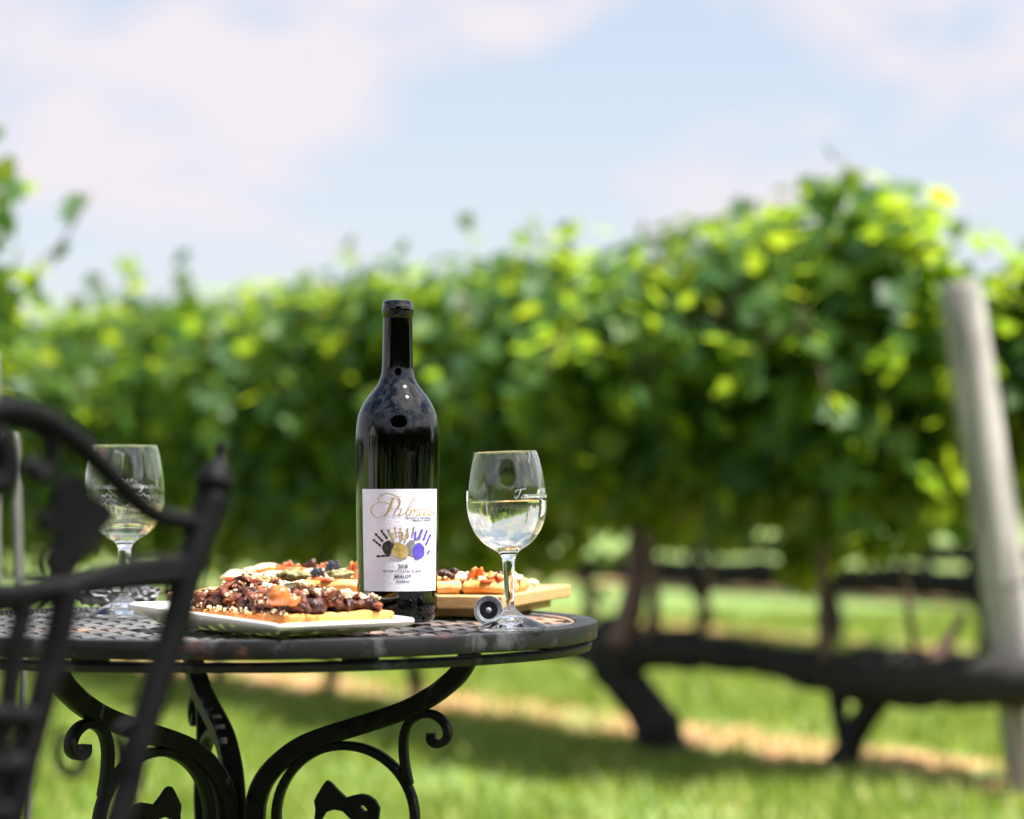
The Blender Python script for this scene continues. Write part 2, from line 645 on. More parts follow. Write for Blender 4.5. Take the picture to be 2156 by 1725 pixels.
def grass(n):
    x = rng.uniform(-4.5, 5.0, n)
    y = rng.uniform(4.2, 17.0, n)
    # more blades near
    y = 4.2 + (y - 4.2) ** 1.25 / (12.8 ** .25)
    # the lawn round the table and off to the sides
    x = np.concatenate([x, rng.uniform(-5.0, 5.0, n // 2), rng.uniform(-9, -4.5, n // 4), rng.uniform(5.0, 8.0, n // 6)])
    y = np.concatenate([y, rng.uniform(1.15, 4.4, n // 2), rng.uniform(1.15, 17, n // 4), rng.uniform(1.15, 15, n // 6)])
    n = len(x)
    ok = np.ones(n, bool)
    for b, a0, a1 in ((ROW1, -.04, .60), (ROW2, -.12, .38), (ROW3, -.2, .45)):
        a = (x - b.x) * N_ROW.x + (y - b.y) * N_ROW.y
        a = a + .10 * np.sin(x * 7.1 + y * 3.3) + .05 * np.sin(x * 17 - y * 11)
        ok &= ~((a > a0) & (a < a1) & (rng.random(n) > .16))
    x, y = x[ok], y[ok]
    n = len(x)
    big = np.sin(x * 1.9 + 2.0 * np.sin(y * 1.1)) * np.sin(y * 2.4 + 1.3 * np.sin(x * 2.7)) + .5 * np.sin(x * 5.3 + y * 4.1) * np.sin(y * 6.1 - x * 2.2)
    keep = rng.random(n) < np.clip(.75 + .55 * big, .18, 1)
    x, y, big = x[keep], y[keep], big[keep]
    n = len(x)
    clump = .6 + .25 * big + .15 * np.sin(x * 2.3 + 1.1 * np.sin(y * 1.7)) * np.sin(y * 2.9 + x)
    h = rng.uniform(.03, .07, n) * (.7 + .6 * clump)
    wd = rng.uniform(.004, .009, n) * (1 + (y - 4) * .06)
    az = rng.uniform(0, 2 * np.pi, n)
    lean = rng.uniform(.1, .9, n) * h
    la = rng.uniform(0, 2 * np.pi, n)
    v = np.zeros((n, 3, 3))
    v[:, 0] = np.stack([x - np.cos(az) * wd, y - np.sin(az) * wd, np.zeros(n)], 1)
    v[:, 1] = np.stack([x + np.cos(az) * wd, y + np.sin(az) * wd, np.zeros(n)], 1)
    v[:, 2] = np.stack([x + np.cos(la) * lean, y + np.sin(la) * lean, h], 1)
    me = np_mesh('grass', v.reshape(-1, 3), np.full(n, 3), np.arange(3 * n))
    o = link('grass', me, M['grass_blade'], smooth=False)
    tag(o, 'short bright green lawn grass between the vine rows', 'grass', kind='stuff')


grass(210000)



# ------------------------------------------------------------------ leaves
LT = np.array([(0, .02, 0), (0, .45, -.03), (0, .98, 0),
               (.20, -.16, .03), (.46, .02, .07), (.36, .24, .05), (.54, .50, .05), (.24, .60, .05)])
LF = [(0, 3, 4, 5, 1), (1, 5, 6, 7, 2)]
_mir = LT[3:] * np.array([-1, 1, 1])
LT = np.vstack([LT, _mir])
LF += [(0, 1, 10, 9, 8), (1, 2, 12, 11, 10)]


def leaves(name, pos, nrm, size, material, parent=None):
    """grape leaves: pos (n,3), nrm (n,3) facing, size (n)"""
    n = len(pos)
    nrm = nrm / np.linalg.norm(nrm, axis=1, keepdims=True)
    # leaf tips hang down
    d = np.tile(np.array([0, 0, -1.0]), (n, 1)) + rng.normal(0, .55, (n, 3))
    d -= nrm * (d * nrm).sum(1, keepdims=True)
    d /= np.linalg.norm(d, axis=1, keepdims=True)
    xax = np.cross(d, nrm)
    loc = LT[None] * size[:, None, None]
    v = pos[:, None, :] + loc[..., 0:1] * xax[:, None] + loc[..., 1:2] * d[:, None] + loc[..., 2:3] * nrm[:, None]
    nv = len(LT)
    lf = np.array([i for f in LF for i in f])
    loops = (np.arange(n)[:, None] * nv + lf[None]).ravel()
    cnt = np.tile(np.array([len(f) for f in LF]), n)
    me = np_mesh(name, v.reshape(-1, 3), cnt, loops)
    return link(name, me, material, parent, smooth=False)


def top_noise(s, seed):
    return .11 * mnoise.noise(Vector((s * 1.3, seed, 0))) + .07 * mnoise.noise(Vector((s * 4.1, seed, 3)))


def canopy(name, base, s0, s1, zb, zt, n, seed, material, parent, shoots=4, thick=.24, tops=None, lsize=(.055, .11), hang=0):
    pos, nr = [], []
    length = s1 - s0

    def topat(s):
        t = zt + .8 * top_noise(s, seed)
        if tops:
            t = np.interp(s, [a for a, _ in tops], [b for _, b in tops]) + .6 * top_noise(s, seed)
        return t
    # clusters of leaves along hanging and climbing canes give light and dark clumps
    while len(pos) < n:
        s = s0 + length * random.random()
        t = topat(s)
        zbot = zb + .16 * mnoise.noise(Vector((s * 2.7, seed, 9))) + .08 * random.random()
        z = zbot + (t - zbot) * random.random() ** .9
        a = random.gauss(0, .55)
        a = max(-1.25, min(1.25, a)) * thick * (1.0 + .35 * mnoise.noise(Vector((s * 3.1, z * 3.1, seed))))
        q = base + D_ROW * s + N_ROW * a
        k = random.randint(2, 5)
        for _ in range(k):
            pos.append((q.x + random.gauss(0, .05), q.y + random.gauss(0, .05), z + random.gauss(0, .06)))
            up = .35 + 1.0 * max(0, (z - zb) / (t - zb)) ** 2
            o = N_ROW * (a / thick)
            nr.append((o.x + random.gauss(0, .55), o.y + random.gauss(0, .55), up + random.gauss(0, .45)))
    for _ in range(shoots):
        m = MB()
        s = s0 + length * random.random()
        t = topat(s)
        q = base + D_ROW * s + N_ROW * random.gauss(0, .08)
        h = random.uniform(.08, .27)
        lx, ly = random.gauss(0, .25), random.gauss(0, .25)
        path = []
        for i in range(7):
            f = i / 6
            path.append((q.x + lx * h * f * f, q.y + ly * h * f * f, t - .25 + (h + .25) * f))
        m.tube(path, [.004 - .0025 * i / 6 for i in range(7)], 5)
        for i in range(2, 7):
            p = path[i]
            for _k in range(2 if i < 5 else 1):
                pos.append((p[0] + random.gauss(0, .025), p[1] + random.gauss(0, .025), p[2]))
                nr.append((random.gauss(0, .8), random.gauss(0, .8), random.gauss(.2, .5)))
        m.obj('shoot', M['cane'], parent)
    for _ in range(hang):
        m = MB()
        s = s0 + length * random.random()
        t = topat(s) - random.uniform(.0, .35)
        out_ = random.uniform(.22, .42)
        dr = random.uniform(.2, .45)
        sl = random.gauss(0, .25)
        path = []
        for i in range(9):
            f = i / 8
            q = base + D_ROW * (s + sl * f) - N_ROW * (.12 + out_ * (1 - (1 - f) ** 1.6))
            path.append((q.x, q.y, t + .10 * f - dr * f * f))
        m.tube(path, .0035, 5)
        m.obj('shoot', M['cane'], parent)
        for i in range(1, 9):
            for _k in range(3):
                p = path[i]
                pos.append((p[0] + random.gauss(0, .045), p[1] + random.gauss(0, .045), p[2] + random.gauss(0, .045)))
                nr.append((random.gauss(.25, .5), random.gauss(-.3, .5), random.gauss(.6, .4)))
    pos, nr = np.array(pos), np.array(nr)
    sz = rng.uniform(lsize[0], lsize[1], len(pos))
    return leaves(name, pos, nr, sz, material, parent)


def cane(q0, z0, z1, seed):
    m = MB()
    pts = []
    for i in range(6):
        f = i / 5
        pts.append((q0[0] + .05 * math.sin(seed * 3 + f * 3), q0[1] + .03 * math.sin(seed * 7 + 2 * f), z0 + (z1 - z0) * f))
    m.tube(pts, [.013 - .005 * i / 5 for i in range(6)], 7)
    return m


def knot(pts, rads, sub=7, amp=.34, seed=0):
    """gnarled limb: spline path with bumpy radius"""
    p = spline([(*q, r) for q, r in zip(pts, rads)], sub)
    m = MB()
    m.tube([q[:3] for q in p], [q[3] * (1 + amp * mnoise.noise(Vector((i * .42, seed, 0))) + .4 * amp * mnoise.noise(Vector((i * 1.3, seed, 5)))) for i, q in enumerate(p)], 12)
    return m


# --- the two nearest vines, their trunks and arms as the photograph shows them
def near(name_label, trunk, trad, arms, spurs, cargs, fk):
    b = P(*trunk[0])
    root = empty('grapevine', (b.x, b.y, 0), label=name_label, cat='grapevine', group='grapevines of the front row')
    inv = Vector((-b.x, -b.y, 0))

    def T(l):
        return [P(*q) + inv for q in l]
    t = T(trunk)
    t[0].z = -.03
    knot(t, trad, seed=1).obj('trunk', M['bark'], root)
    for arm, rad in arms:
        knot(T(arm), rad, seed=2).obj('cordon', M['bark'], root)
    for sp, rr in spurs:
        knot(T(sp), rr, amp=.1, seed=4).obj('cane', M['cane'], root)
    fo = canopy('foliage', *cargs, parent=root, **fk)
    fo.location = inv
    for ch in root.children:
        if ch.name.startswith('shoot'):
            ch.location = inv
    return root


near('grapevine with a thick leaning dark trunk just beyond the edge of the iron table',
     [(1418, 1612, 7.98), (1376, 1518, 7.98), (1330, 1453, 8.0), (1284, 1400, 8.02), (1278, 1350, 8.03), (1290, 1300, 8.05)],
     [.078, .072, .066, .066, .062, .03],
     [([(1270, 1385, 8.03), (1390, 1366, 7.95), (1500, 1375, 7.86), (1600, 1388, 7.8), (1690, 1398, 7.72)], [.070, .066, .056, .050, .050]),
      ([(1290, 1380, 8.02), (1180, 1362, 8.3), (1050, 1350, 8.6)], [.05, .04, .03])],
     [([(1455, 1370, 7.9), (1480, 1290, 7.9), (1500, 1180, 7.9)], [.014, .012, .01]),
      ([(1300, 1365, 7.96), (1332, 1270, 7.98), (1342, 1190, 8.08), (1335, 1110, 8.2)], [.046, .040, .034, .02]),
      ([(1362, 1360, 7.94), (1378, 1270, 7.96), (1366, 1120, 8.0)], [.024, .02, .014])],
     (ROW1, .12, 1.62, .70, 1.66, 2700, 1.0, M['leaf']),
     dict(shoots=4, hang=11, tops=[(.12, 1.58), (.45, 1.57), (.63, 1.66), (.76, 1.55), (1.165, 1.55), (1.38, 1.54), (1.485, 1.74), (1.57, 1.54), (1.7, 1.53)]))
near('grapevine with a forked dark trunk and thick low arm beside the grey wooden post',
     [(1752, 1640, 7.6), (1780, 1594, 7.58), (1804, 1538, 7.55), (1836, 1486, 7.5), (1866, 1440, 7.45)],
     [.055, .046, .040, .042, .055],
     [([(1640, 1396, 7.75), (1760, 1418, 7.6), (1880, 1428, 7.42), (2000, 1434, 7.2), (2110, 1436, 6.98), (2250, 1446, 6.8)], [.050, .070, .086, .076, .070, .066]),
      ([(1790, 1600, 7.58), (1768, 1520, 7.56), (1765, 1440, 7.55)], [.026, .024, .032])],
     [([(1742, 1390, 7.55), (1732, 1290, 7.55), (1738, 1130, 7.55)], [.024, .017, .014]),
      ([(1930, 1390, 7.3), (1915, 1290, 7.3), (1900, 1160, 7.3)], [.012, .011, .01]),
      ([(1965, 1400, 7.2), (1995, 1350, 7.2), (2030, 1290, 7.2)], [.03, .018, .012])],
     (ROW1, -.40, .45, .73, 1.68, 2000, 2.0, M['leaf']),
     dict(shoots=2, hang=9, tops=[(-.46, 1.50), (-.38, 1.58), (-.28, 1.61), (-.05, 1.70), (.154, 1.60), (.45, 1.60)]))

root = empty('grapevine', ROW1 + D_ROW * -.45 + N_ROW * .42, label='grapevine showing on the outer side of the leaning wooden post', cat='grapevine', group='grapevines of the front row')
knot([(0, 0, -.03), (.04, 0, .12), (-.02, .02, .24), (.01, 0, .36), (0, 0, .6)], [.05, .042, .04, .04, .025], seed=21).obj('trunk', M['bark'], root)
canopy('foliage', ROW1 + N_ROW * .42, -.80, -.17, .80, 1.42, 900, 6.5, M['leaf'], root, shoots=0, thick=.12)
for ch in root.children:
    if ch.name.startswith(('foliage', 'shoot')):
        ch.location = -(ROW1 + D_ROW * -.45 + N_ROW * .42)

LAB = ['grapevine whose leafy top shows just beyond the neck of the wine bottle',
       'grapevine rising directly behind the dark wine bottle and toasts',
       'grapevine with thin trunk seen under the table between the two outer legs',
       'grapevine standing behind the wooden finial of the iron chair',
       'grapevine behind the empty wine glass by the chair',
       'grapevine seen through the chair back arch behind the scroll',
       'grapevine at the far dwindling end of the front row']
for i, (s, s0, s1) in enumerate(((2.52, 1.45, 2.6), (3.25, 2.5, 3.6), (4.2, 3.5, 4.7), (5.2, 4.6, 5.8), (6.3, 5.7, 6.9), (7.4, 6.8, 8.0), (8.6, 7.9, 9.4))):
    b = ROW1 + D_ROW * s
    lab = LAB[i] if i != 3 else 'grapevine standing beyond the turned knob of the black chair'
    root = empty('grapevine', b, label=lab, cat='grapevine', group='grapevines of the front row')
    z = [(0, 0, -.03), (.03 * math.sin(i * 2), .02, .12), (-.03, .02 * math.cos(i), .24), (.02, 0, .36), (0, 0, .62)]
    knot(z, [.034, .028, .03, .03, .02], seed=i).obj('trunk', M['bark'], root)
    knot([D_ROW * -.55 + Vector((0, 0, .38)), D_ROW * -.2 + Vector((0, 0, .36)), D_ROW * .2 + Vector((0, 0, .37)), D_ROW * .55 + Vector((0, 0, .39))], [.02, .028, .028, .02], seed=i + 9).obj('cordon', M['bark'], root)
    for kk in (-.35, .3):
        qq = D_ROW * kk
        cane((qq.x, qq.y), .36, .75, i + kk).obj('cane', M['cane'], root)
    fo = canopy('foliage', ROW1, s0, s1, .56 - .01 * i, 1.53 + .023 * s, 2300 if i < 4 else 1800, 3.0 + i, M['leaf'], root, shoots=3, hang=6)
    for ch in root.children:
        if ch.name.startswith(('foliage', 'shoot')):
            ch.location = -b


def far_row(base, ss, seed0, label, grp, zt, dens):
    for i, s in enumerate(ss):
        b = base + D_ROW * s
        root = empty('grapevine', b, label=label[i] if isinstance(label, list) else label, cat='grapevine', group=grp)
        knot([(0, 0, -.03), (.04, 0, .15), (-.03, .02, .36), (.0, 0, .75)], [.05, .044, .044, .03], seed=i).obj('trunk', M['bark'], root)
        knot([D_ROW * -.65 + Vector((0, 0, .37)), D_ROW * -.2 + Vector((0, 0, .355)), D_ROW * .2 + Vector((0, 0, .355)), D_ROW * .65 + Vector((0, 0, .37))], [.08, .074, .074, .08], amp=.15, seed=i + 5).obj('cordon', M['bark'], root)
        fo = canopy('foliage', base, s - .7, s + .7, .68, zt, dens, seed0 + i, M['leaf_far'], root, shoots=3, lsize=(.07, .12))
        for ch in root.children:
            if ch.name.startswith(('foliage', 'shoot')):
                ch.location = -b


far_row(ROW2, [-3.4, -2.2, -1.0, .2, 1.4, 2.6, 3.8, 5.0, 6.2, 7.4, 8.6], 20, 'grapevine of the second row glimpsed through the gap under the front canopy', 'grapevines of the second row', 1.85, 1000)
far_row(ROW3, [-3.6, -2.2, -.8, .6, 2.0, 3.4, 4.8, 6.2, 7.6, 9.0, 10.4, 11.8], 40, 'distant grapevine of the third row seen between the dark trunks', 'grapevines of the third row', 1.7, 700)

# vine whose shoots enter the picture at its edge, nearest to us
lb = Vector((-1.72, 7.1, 0))
root = empty('grapevine', lb, label='tall grapevine with dark leaves and a long side shoot standing out beyond the chair', cat='grapevine')
knot([(0, 0, -.03), (.04, 0, .3), (-.02, 0, .6), (.03, 0, 1.0), (.06, 0, 1.3)], [.045, .035, .03, .02, .012], seed=3).obj('trunk', M['bark'], root)
pos, nr = [], []
for x, y, k in ((-2, 345, 4), (22, 370, 3), (34, 355, 1), (8, 410, 3), (-4, 450, 3), (-8, 500, 2), (-6, 270, 1), (-40, 350, 5), (-4, 570, 3), (18, 600, 4), (50, 575, 2), (70, 578, 2),
                (56, 615, 3), (15, 645, 4), (0, 690, 4), (30, 690, 2), (-30, 450, 8), (-40, 560, 8), (-30, 680, 10), (-60, 780, 10), (-60, 900, 10), (128, 520, 1), (160, 458, 1), (185, 410, 1), (100, 545, 1), (-10, 740, 4), (0, 620, 3), (35, 530, 1)):
    for _ in range(k):
        q = P(x + random.gauss(0, 9), y + random.gauss(0, 9), 7.1 + random.gauss(0, .1)) - lb
        pos.append(q)
        nr.append((random.gauss(0, .7), random.gauss(-.3, .7), random.gauss(.4, .5)))
leaves('foliage', np.array(pos), np.array(nr), rng.uniform(.05, .085, len(pos)), M['leaf'], root)
m = MB()
m.tube(spline([P(-60, 800, 7.1) - lb, P(20, 640, 7.1) - lb, P(80, 560, 7.1) - lb, P(130, 510, 7.1) - lb, P(190, 405, 7.1) - lb], 5), .004, 6)
m.obj('shoot', M['cane'], root)
m = MB()
m.tube(spline([P(-60, 800, 7.12) - lb, P(-30, 600, 7.12) - lb, P(-20, 450, 7.12) - lb, P(-12, 360, 7.12) - lb], 5), .004, 6)
m.obj('shoot', M['cane'], root)

# a lone tall shoot above the post belongs to the last vine; post and stakes
pt, pb = P(2019, 592, 7.06), P(2184, 1705, 7.06)
root = empty('wooden_post', (pb.x, pb.y, 0), label='thick weathered grey wooden post leaning at the end of the vine row', cat='post')
m = MB()
ax = (pt - pb).normalized()
pts = [pb - ax * .08 + (pt - pb + ax * .08) * f for f in (0, .15, .3, .45, .6, .75, .9, .985, 1)]
m.tube([q - Vector((pb.x, pb.y, 0)) for q in pts], [.068, .067, .066, .065, .063, .062, .060, .059, .050], 24)
o = m.obj('post_shaft', M['post'], root)
shade_auto(o, 50)
m = MB()
for k, (r0, zz) in enumerate(((.0665, .62),)):
    c = pb + ax * (zz / ax.z) - Vector((pb.x, pb.y, 0))
    e1 = ax.orthogonal().normalized()
    e2 = ax.cross(e1)
    m.tube([c + (e1 * math.cos(q) + e2 * math.sin(q)) * r0 for q in np.linspace(0, 2 * math.pi, 33)], .0022, 6, cap=False)
m.obj('wire_wrap', M['stake'], root)

for k, (x, y0, y1, Y, sl, lab) in enumerate(((-10, 740, 1230, 3.2, 2, 'slim pale stake standing upright at the very edge beyond the chair back'),
                                             (31, 905, 1230, 3.5, 9, 'shorter slim pale stake tilted to one side seen through the chair back'))):
    a, b2 = P(x, y0, Y), P(x + sl, y1, Y)
    d = (b2 - a)
    b2 = a + d * (a.z / (a.z - b2.z))
    m = MB()
    pa_ = [tuple((a - b2) * f) for f in (0, .3, .6, .985, 1.0)]
    m.tube([(0, 0, -.05)] + pa_, [.0062] * 5 + [.004], 12)
    o = m.obj('vine_stake', M['stake'])
    o.location = (b2.x, b2.y, 0)
    tag(o, lab, 'stake', 'pale stakes beyond the chair')

# a far wood along the horizon, out beyond the rows
n_ = 9000
a_ = rng.uniform(R(-75), R(75), n_)
d_ = rng.uniform(150, 175, n_)
h_ = 6.0 + 2.2 * np.sin(a_ * 41) + 1.3 * np.sin(a_ * 97 + 1)
pp = np.stack([np.sin(a_) * d_, np.cos(a_) * d_, h_ * rng.random(n_) ** .7], 1)
o = leaves('distant_wood', pp, np.stack([-np.sin(a_), -np.cos(a_), np.full(n_, .5)], 1) + rng.normal(0, .4, (n_, 3)), rng.uniform(1.2, 2.6, n_), M['tree_leaf'])
tag(o, 'dark far-off wood along the horizon behind the vine rows', 'wood', kind='stuff')

# ------------------------------------------------------------------ the place behind the photographer (seen in the bottle and the glasses)
def tree(x, y, h, r, label, seed):
    root = empty('broadleaf_tree', (x, y, 0), label=label, cat='tree', group='trees behind the terrace')
    knot([(0, 0, -.05), (.05, .05, h * .25), (-.05, 0, h * .5), (0, .05, h * .75)], [.14, .11, .08, .04], seed=seed).obj('trunk', M['bark'], root)
    n = 1500
    p = rng.normal(0, .5, (n, 3))
    p /= np.maximum(1, np.linalg.norm(p, axis=1, keepdims=True))
    lump = 1 + .25 * np.sin(p[:, 0:1] * 7 + seed) * np.cos(p[:, 2:3] * 6 + seed)
    p = p * lump * np.array([r, r, h * .52]) + np.array([0, 0, h * .52])
    leaves('crown', p, p - np.array([0, 0, h * .55]) + rng.normal(0, .5, (n, 3)), rng.uniform(.25, .5, n), M['tree_leaf'], root)


for k, (az, dd, h) in enumerate(((-60, 17, 4.6), (-42, 19, 5.2), (-25, 20, 4.2), (-8, 22, 4.8), (10, 20, 4.3), (28, 21, 5.4), (46, 18, 4.4), (64, 20, 5.2), (82, 22, 5.0), (100, 24, 5.0), (-51, 24, 5.6), (-34, 25, 5.4), (-16, 26, 5.8), (1, 26, 5.6), (19, 26, 5.2), (37, 26, 6.0), (55, 25, 5.6), (73, 26, 6.0), (91, 27, 6.0), (-72, 23, 5.4))):
    tree(dd * math.sin(R(az)), 2.3 - dd * math.cos(R(az)), h, h * .95, 'dark leafy tree mirrored in the bottle from behind the terrace', k)

m = MB()
m.add([(-14, -13, .004), (14, -13, .004), (14, 1.2, .004), (-14, 1.2, .004)], [(0, 1, 2, 3)])  # unseen dark ground, added to darken what the bottle reflects
M['paving'] = mat('dark_reflected_paving', (.05, .046, .042), .9, (.08, .074, .068), 3, 6)
tag(m.obj('added_paving', M['paving'], smooth=False), kind='structure')

hx, hy = -14.5, -3.0
root = empty('farmhouse', (hx, hy, 0), R(20), label='pale boarded farmhouse mirrored as upright strips in the bottle', cat='house')
M['siding'] = mat('pale_siding', (.62, .60, .56), .7, (.55, .53, .50), 6, 4)
M['roof'] = mat('grey_shingle_roof', (.09, .085, .08), .9, (.14, .13, .12), 20, 4)
M['pane'] = mat('window_pane', (.03, .035, .04), .08)
m = MB()
m.box((0, 0, 1.45), (5, 7, 2.9))
m.add([(-2.5, -3.5, 2.9), (-2.5, 3.5, 2.9), (-2.5, 0, 4.4), (2.5, -3.5, 2.9), (2.5, 3.5, 2.9), (2.5, 0, 4.4)], [(0, 1, 2), (3, 5, 4)])
m.obj('wall', M['siding'], root, smooth=False)
m = MB()
for sgn in (-1, 1):
    m.add([(-2.8, sgn * 3.8, 2.80), (2.8, sgn * 3.8, 2.80), (2.8, 0, 4.47), (-2.8, 0, 4.47), (-2.8, sgn * 3.8, 2.92), (2.8, sgn * 3.8, 2.92), (2.8, 0, 4.59), (-2.8, 0, 4.59)],
          [(0, 1, 2, 3), (4, 5, 6, 7), (0, 1, 5, 4), (0, 3, 7, 4), (1, 2, 6, 5)])
m.obj('roof', M['roof'], root, smooth=False)
for yy in (-2.3, .1, 2.3):
    m = MB()
    m.box((2.52, yy, 1.6), (.08, 1.0, 1.3))
    f = m.obj('window', M['stake'], root, smooth=False)
    m = MB()
    m.box((2.57, yy, 1.6), (.02, .84, 1.14))
    m.obj('pane', M['pane'], f, smooth=False)
m = MB()
m.box((2.53, -1.1, 1.0), (.06, .9, 2.0))
m.obj('door', M['roof'], root, smooth=False)

root = empty('patio_umbrella', (.35, -1.5, 0), label='dark patio umbrella mirrored in the bottle shoulder and the glasses', cat='umbrella')
M['canvas'] = mat('dark_canvas', (.02, .022, .026), .8)
m = MB()
vs = [(0, 0, 2.75)]
for k in range(8):
    q = 2 * math.pi * (k + .5) / 8
    vs.append((1.6 * math.cos(q), 1.6 * math.sin(q), 2.25))
for k in range(8):
    q = 2 * math.pi * (k + .5) / 8
    vs.append((1.6 * math.cos(q), 1.6 * math.sin(q), 2.02))
fs = [(0, 1 + k, 1 + (k + 1) % 8) for k in range(8)] + [(1 + k, 9 + k, 9 + (k + 1) % 8, 1 + (k + 1) % 8) for k in range(8)]
m.add(vs, fs)
o = m.obj('canopy', M['canvas'], root, smooth=False)
md = o.modifiers.new('cloth', 'SOLIDIFY')
md.thickness = .004
m = MB()
m.tube([(0, 0, 0), (0, 0, 2.74)], .02, 12)
m.obj('pole', M['stake'], root)
m = MB()
m.lathe([(0, .0), (.24, .0), (.24, .05), (.06, .09), (.03, .25), (0, .25)], 24)
m.obj('base', M['iron'], root)

# ------------------------------------------------------------------ iron table
TX, TY, TZ = -.2525, 2.38, .72
RT = .3315
table = empty('iron_table', (TX, TY, 0), label='round black iron garden table with woven top and scroll legs', cat='table')
Z = Vector((0, 0, 1))
m = MB()
m.lathe([(RT - .020, TZ - .003), (RT - .0195, TZ + .0006), (RT - .018, TZ + .001), (RT - .0016, TZ + .001), (RT - .0004, TZ + .0006), (RT, TZ - .0006), (RT, TZ - .0130), (RT - .0006, TZ - .0142), (RT - .0018, TZ - .0146), (RT - .005, TZ - .0140), (RT - .005, TZ - .004), (RT - .0195, TZ - .0045)], 160, closed=True)
o = m.obj('table_rim', M['rim_iron'], table, fixn=True)
shade_auto(o, 28)
m = MB()
ra = RT - .014
m.lathe([(ra - .004, TZ - .0172), (ra + .007, TZ - .0172), (ra + .0092, TZ - .0200), (ra + .0078, TZ - .0252), (ra - .004, TZ - .0262), (ra - .007, TZ - .023)], 160, closed=True)
for k in range(9):      # spacers between the two rings
    q = 2 * math.pi * (k + .35) / 9
    c = Vector((ra * math.cos(q), ra * math.sin(q), TZ - .0159))
    m.box(c, (.008, .030, .0030), Matrix.Rotation(q, 3, 'Z'))
o = m.obj('lower_ring', M['rim_iron'], table, fixn=True)
shade_auto(o, 50)
m = MB()
nb = 300
for k in range(nb):
    q = 2 * math.pi * k / nb
    c = Vector(((RT - .0235) * math.cos(q), (RT - .0235) * math.sin(q), TZ - .0015))
    vs, fs = ICO[1]
    m.add([c + Vector((p.x * .0026, p.y * .0026, p.z * .0022)) for p in vs], fs)
m.obj('bead_edging', M['top_iron'], table)

m = MB()
RL = RT - .024
pitch, sw, st = .0225, .0135, .0016
for dirn in (0, 1):
    a = R(23) + dirn * R(90)
    e, nn = Vector((math.cos(a), math.sin(a), 0)), Vector((-math.sin(a), math.cos(a), 0))
    K = int(RL / pitch)
    for j in range(-K, K + 1):
        off = j * pitch
        hl = math.sqrt(max(RL * RL - (abs(off) + sw / 2) ** 2, 0))
        if hl < .02:
            continue
        ns = max(4, int(2 * hl / (pitch / 4)))
        vs = []
        for i in range(ns + 1):
            s = -hl + 2 * hl * i / ns
            ph = math.cos(math.pi * (s / pitch + j + dirn))
            z = TZ - .0032 + .0013 * ph
            for d, zz in ((-sw / 2, st / 2 * .4), (0, st / 2), (sw / 2, st / 2 * .4), (sw / 2, -st / 2), (-sw / 2, -st / 2)):
                p = e * s + nn * (off + d)
                vs.append((p.x, p.y, z + zz))
        fs = []
        for i in range(ns):
            for k in range(5):
                k2 = (k + 1) % 5
                fs.append((i * 5 + k, i * 5 + k2, (i + 1) * 5 + k2, (i + 1) * 5 + k))
        m.add(vs, fs)
o = m.obj('woven_lattice', M['top_iron'], table, fixn=True)
shade_auto(o, 40)

PXM = .000441


def lz6(x, y):
    """a point of the zoomed picture of the leg -> (radius, height) in the leg's plane"""
    X, Yp = 465 + x * .2586, 1332 + y * .2586
    u = (X - 1078) / F
    rr = (u * TY - TX) / (math.cos(R(11)) + u * math.sin(R(11)))
    return (rr, P(X, Yp, TY - rr * math.sin(R(11))).z)


main = [lz6(*q) for q in ((2010, 235), (1955, 312), (1850, 420), (1700, 530), (1500, 632), (1200, 735), (850, 845), (650, 930), (480, 1060), (370, 1190), (310, 1330), (285, 1519))]
main[0] = (main[0][0] + .004, TZ - .024)
r0, z0 = main[-1]
main += [(r0 - .001, .47), (r0 + .000, .40), (r0 + .004, .33), (r0 + .022, .25), (r0 + .075, .17), (r0 + .15, .11), (r0 + .215, .06), (r0 + .25, .012)]
main = spline(main, 6)
curl = spline([lz6(*q) for q in ((1535, 1240), (1500, 1060), (1492, 880), (1530, 745), (1620, 675), (1722, 665), (1808, 718), (1850, 800), (1838, 872), (1770, 908), (1717, 880), (1714, 820))], 7)
ring_c = lz6(1020, 1505)
ring_r = .0655
ring = [(ring_c[0] + ring_r * math.cos(t), ring_c[1] + ring_r * math.sin(t)) for t in np.linspace(0, 2 * math.pi, 65)]
low_curl = spline([(r0 + .012, .36), (r0 + .03, .33), (r0 + .06, .30), (r0 + .09, .30), (r0 + .105, .325), (r0 + .09, .345), (r0 + .072, .335)], 7)
leafo = [lz6(*q) for q in ((872, 1203), (845, 1235), (800, 1310), (772, 1365), (782, 1440), (775, 1519), (800, 1640), (850, 1720), (930, 1760), (930, 1650), (850, 1600), (832, 1519), (865, 1462), (930, 1440), (1000, 1452), (1070, 1519),
                           (1130, 1590), (1230, 1600), (1290, 1519), (1300, 1430), (1265, 1365), (1210, 1325), (1150, 1312), (1085, 1325), (1025, 1342), (960, 1280), (905, 1220))]
leafh = [lz6(*q) for q in ((1150, 1402), (1175, 1410), (1203, 1440), (1195, 1458), (1172, 1450), (1145, 1420))]
for phi in (-11, -131, 109):
    er = Vector((math.cos(R(phi)), math.sin(R(phi)), 0))
    en = Vector((-er.y, er.x, 0))
    m = MB()
    O = Vector((0, 0, 0))
    m.bar(main, .0175, .0185, O, er, Z, en, .3)
    m.bar(curl, .0075, .013, O, er, Z, en, .35)
    m.bar(ring, .0078, .013, O, er, Z, en, .35)
    m.bar(low_curl, .0075, .013, O, er, Z, en, .35)
    m.lathe([(0, 0), (.02, 0), (.022, .006), (.014, .014), (0, .016)], 16, O=er * (r0 + .25))
    o = m.obj('leg', M['iron'], table, fixn=True)
    shade_auto(o, 45)
    me = plate_mesh(leafo, [leafh], .006, O, er, Z, en)
    q = link('leaf_ornament', me, M['iron'], o, smooth=False)
m = MB()
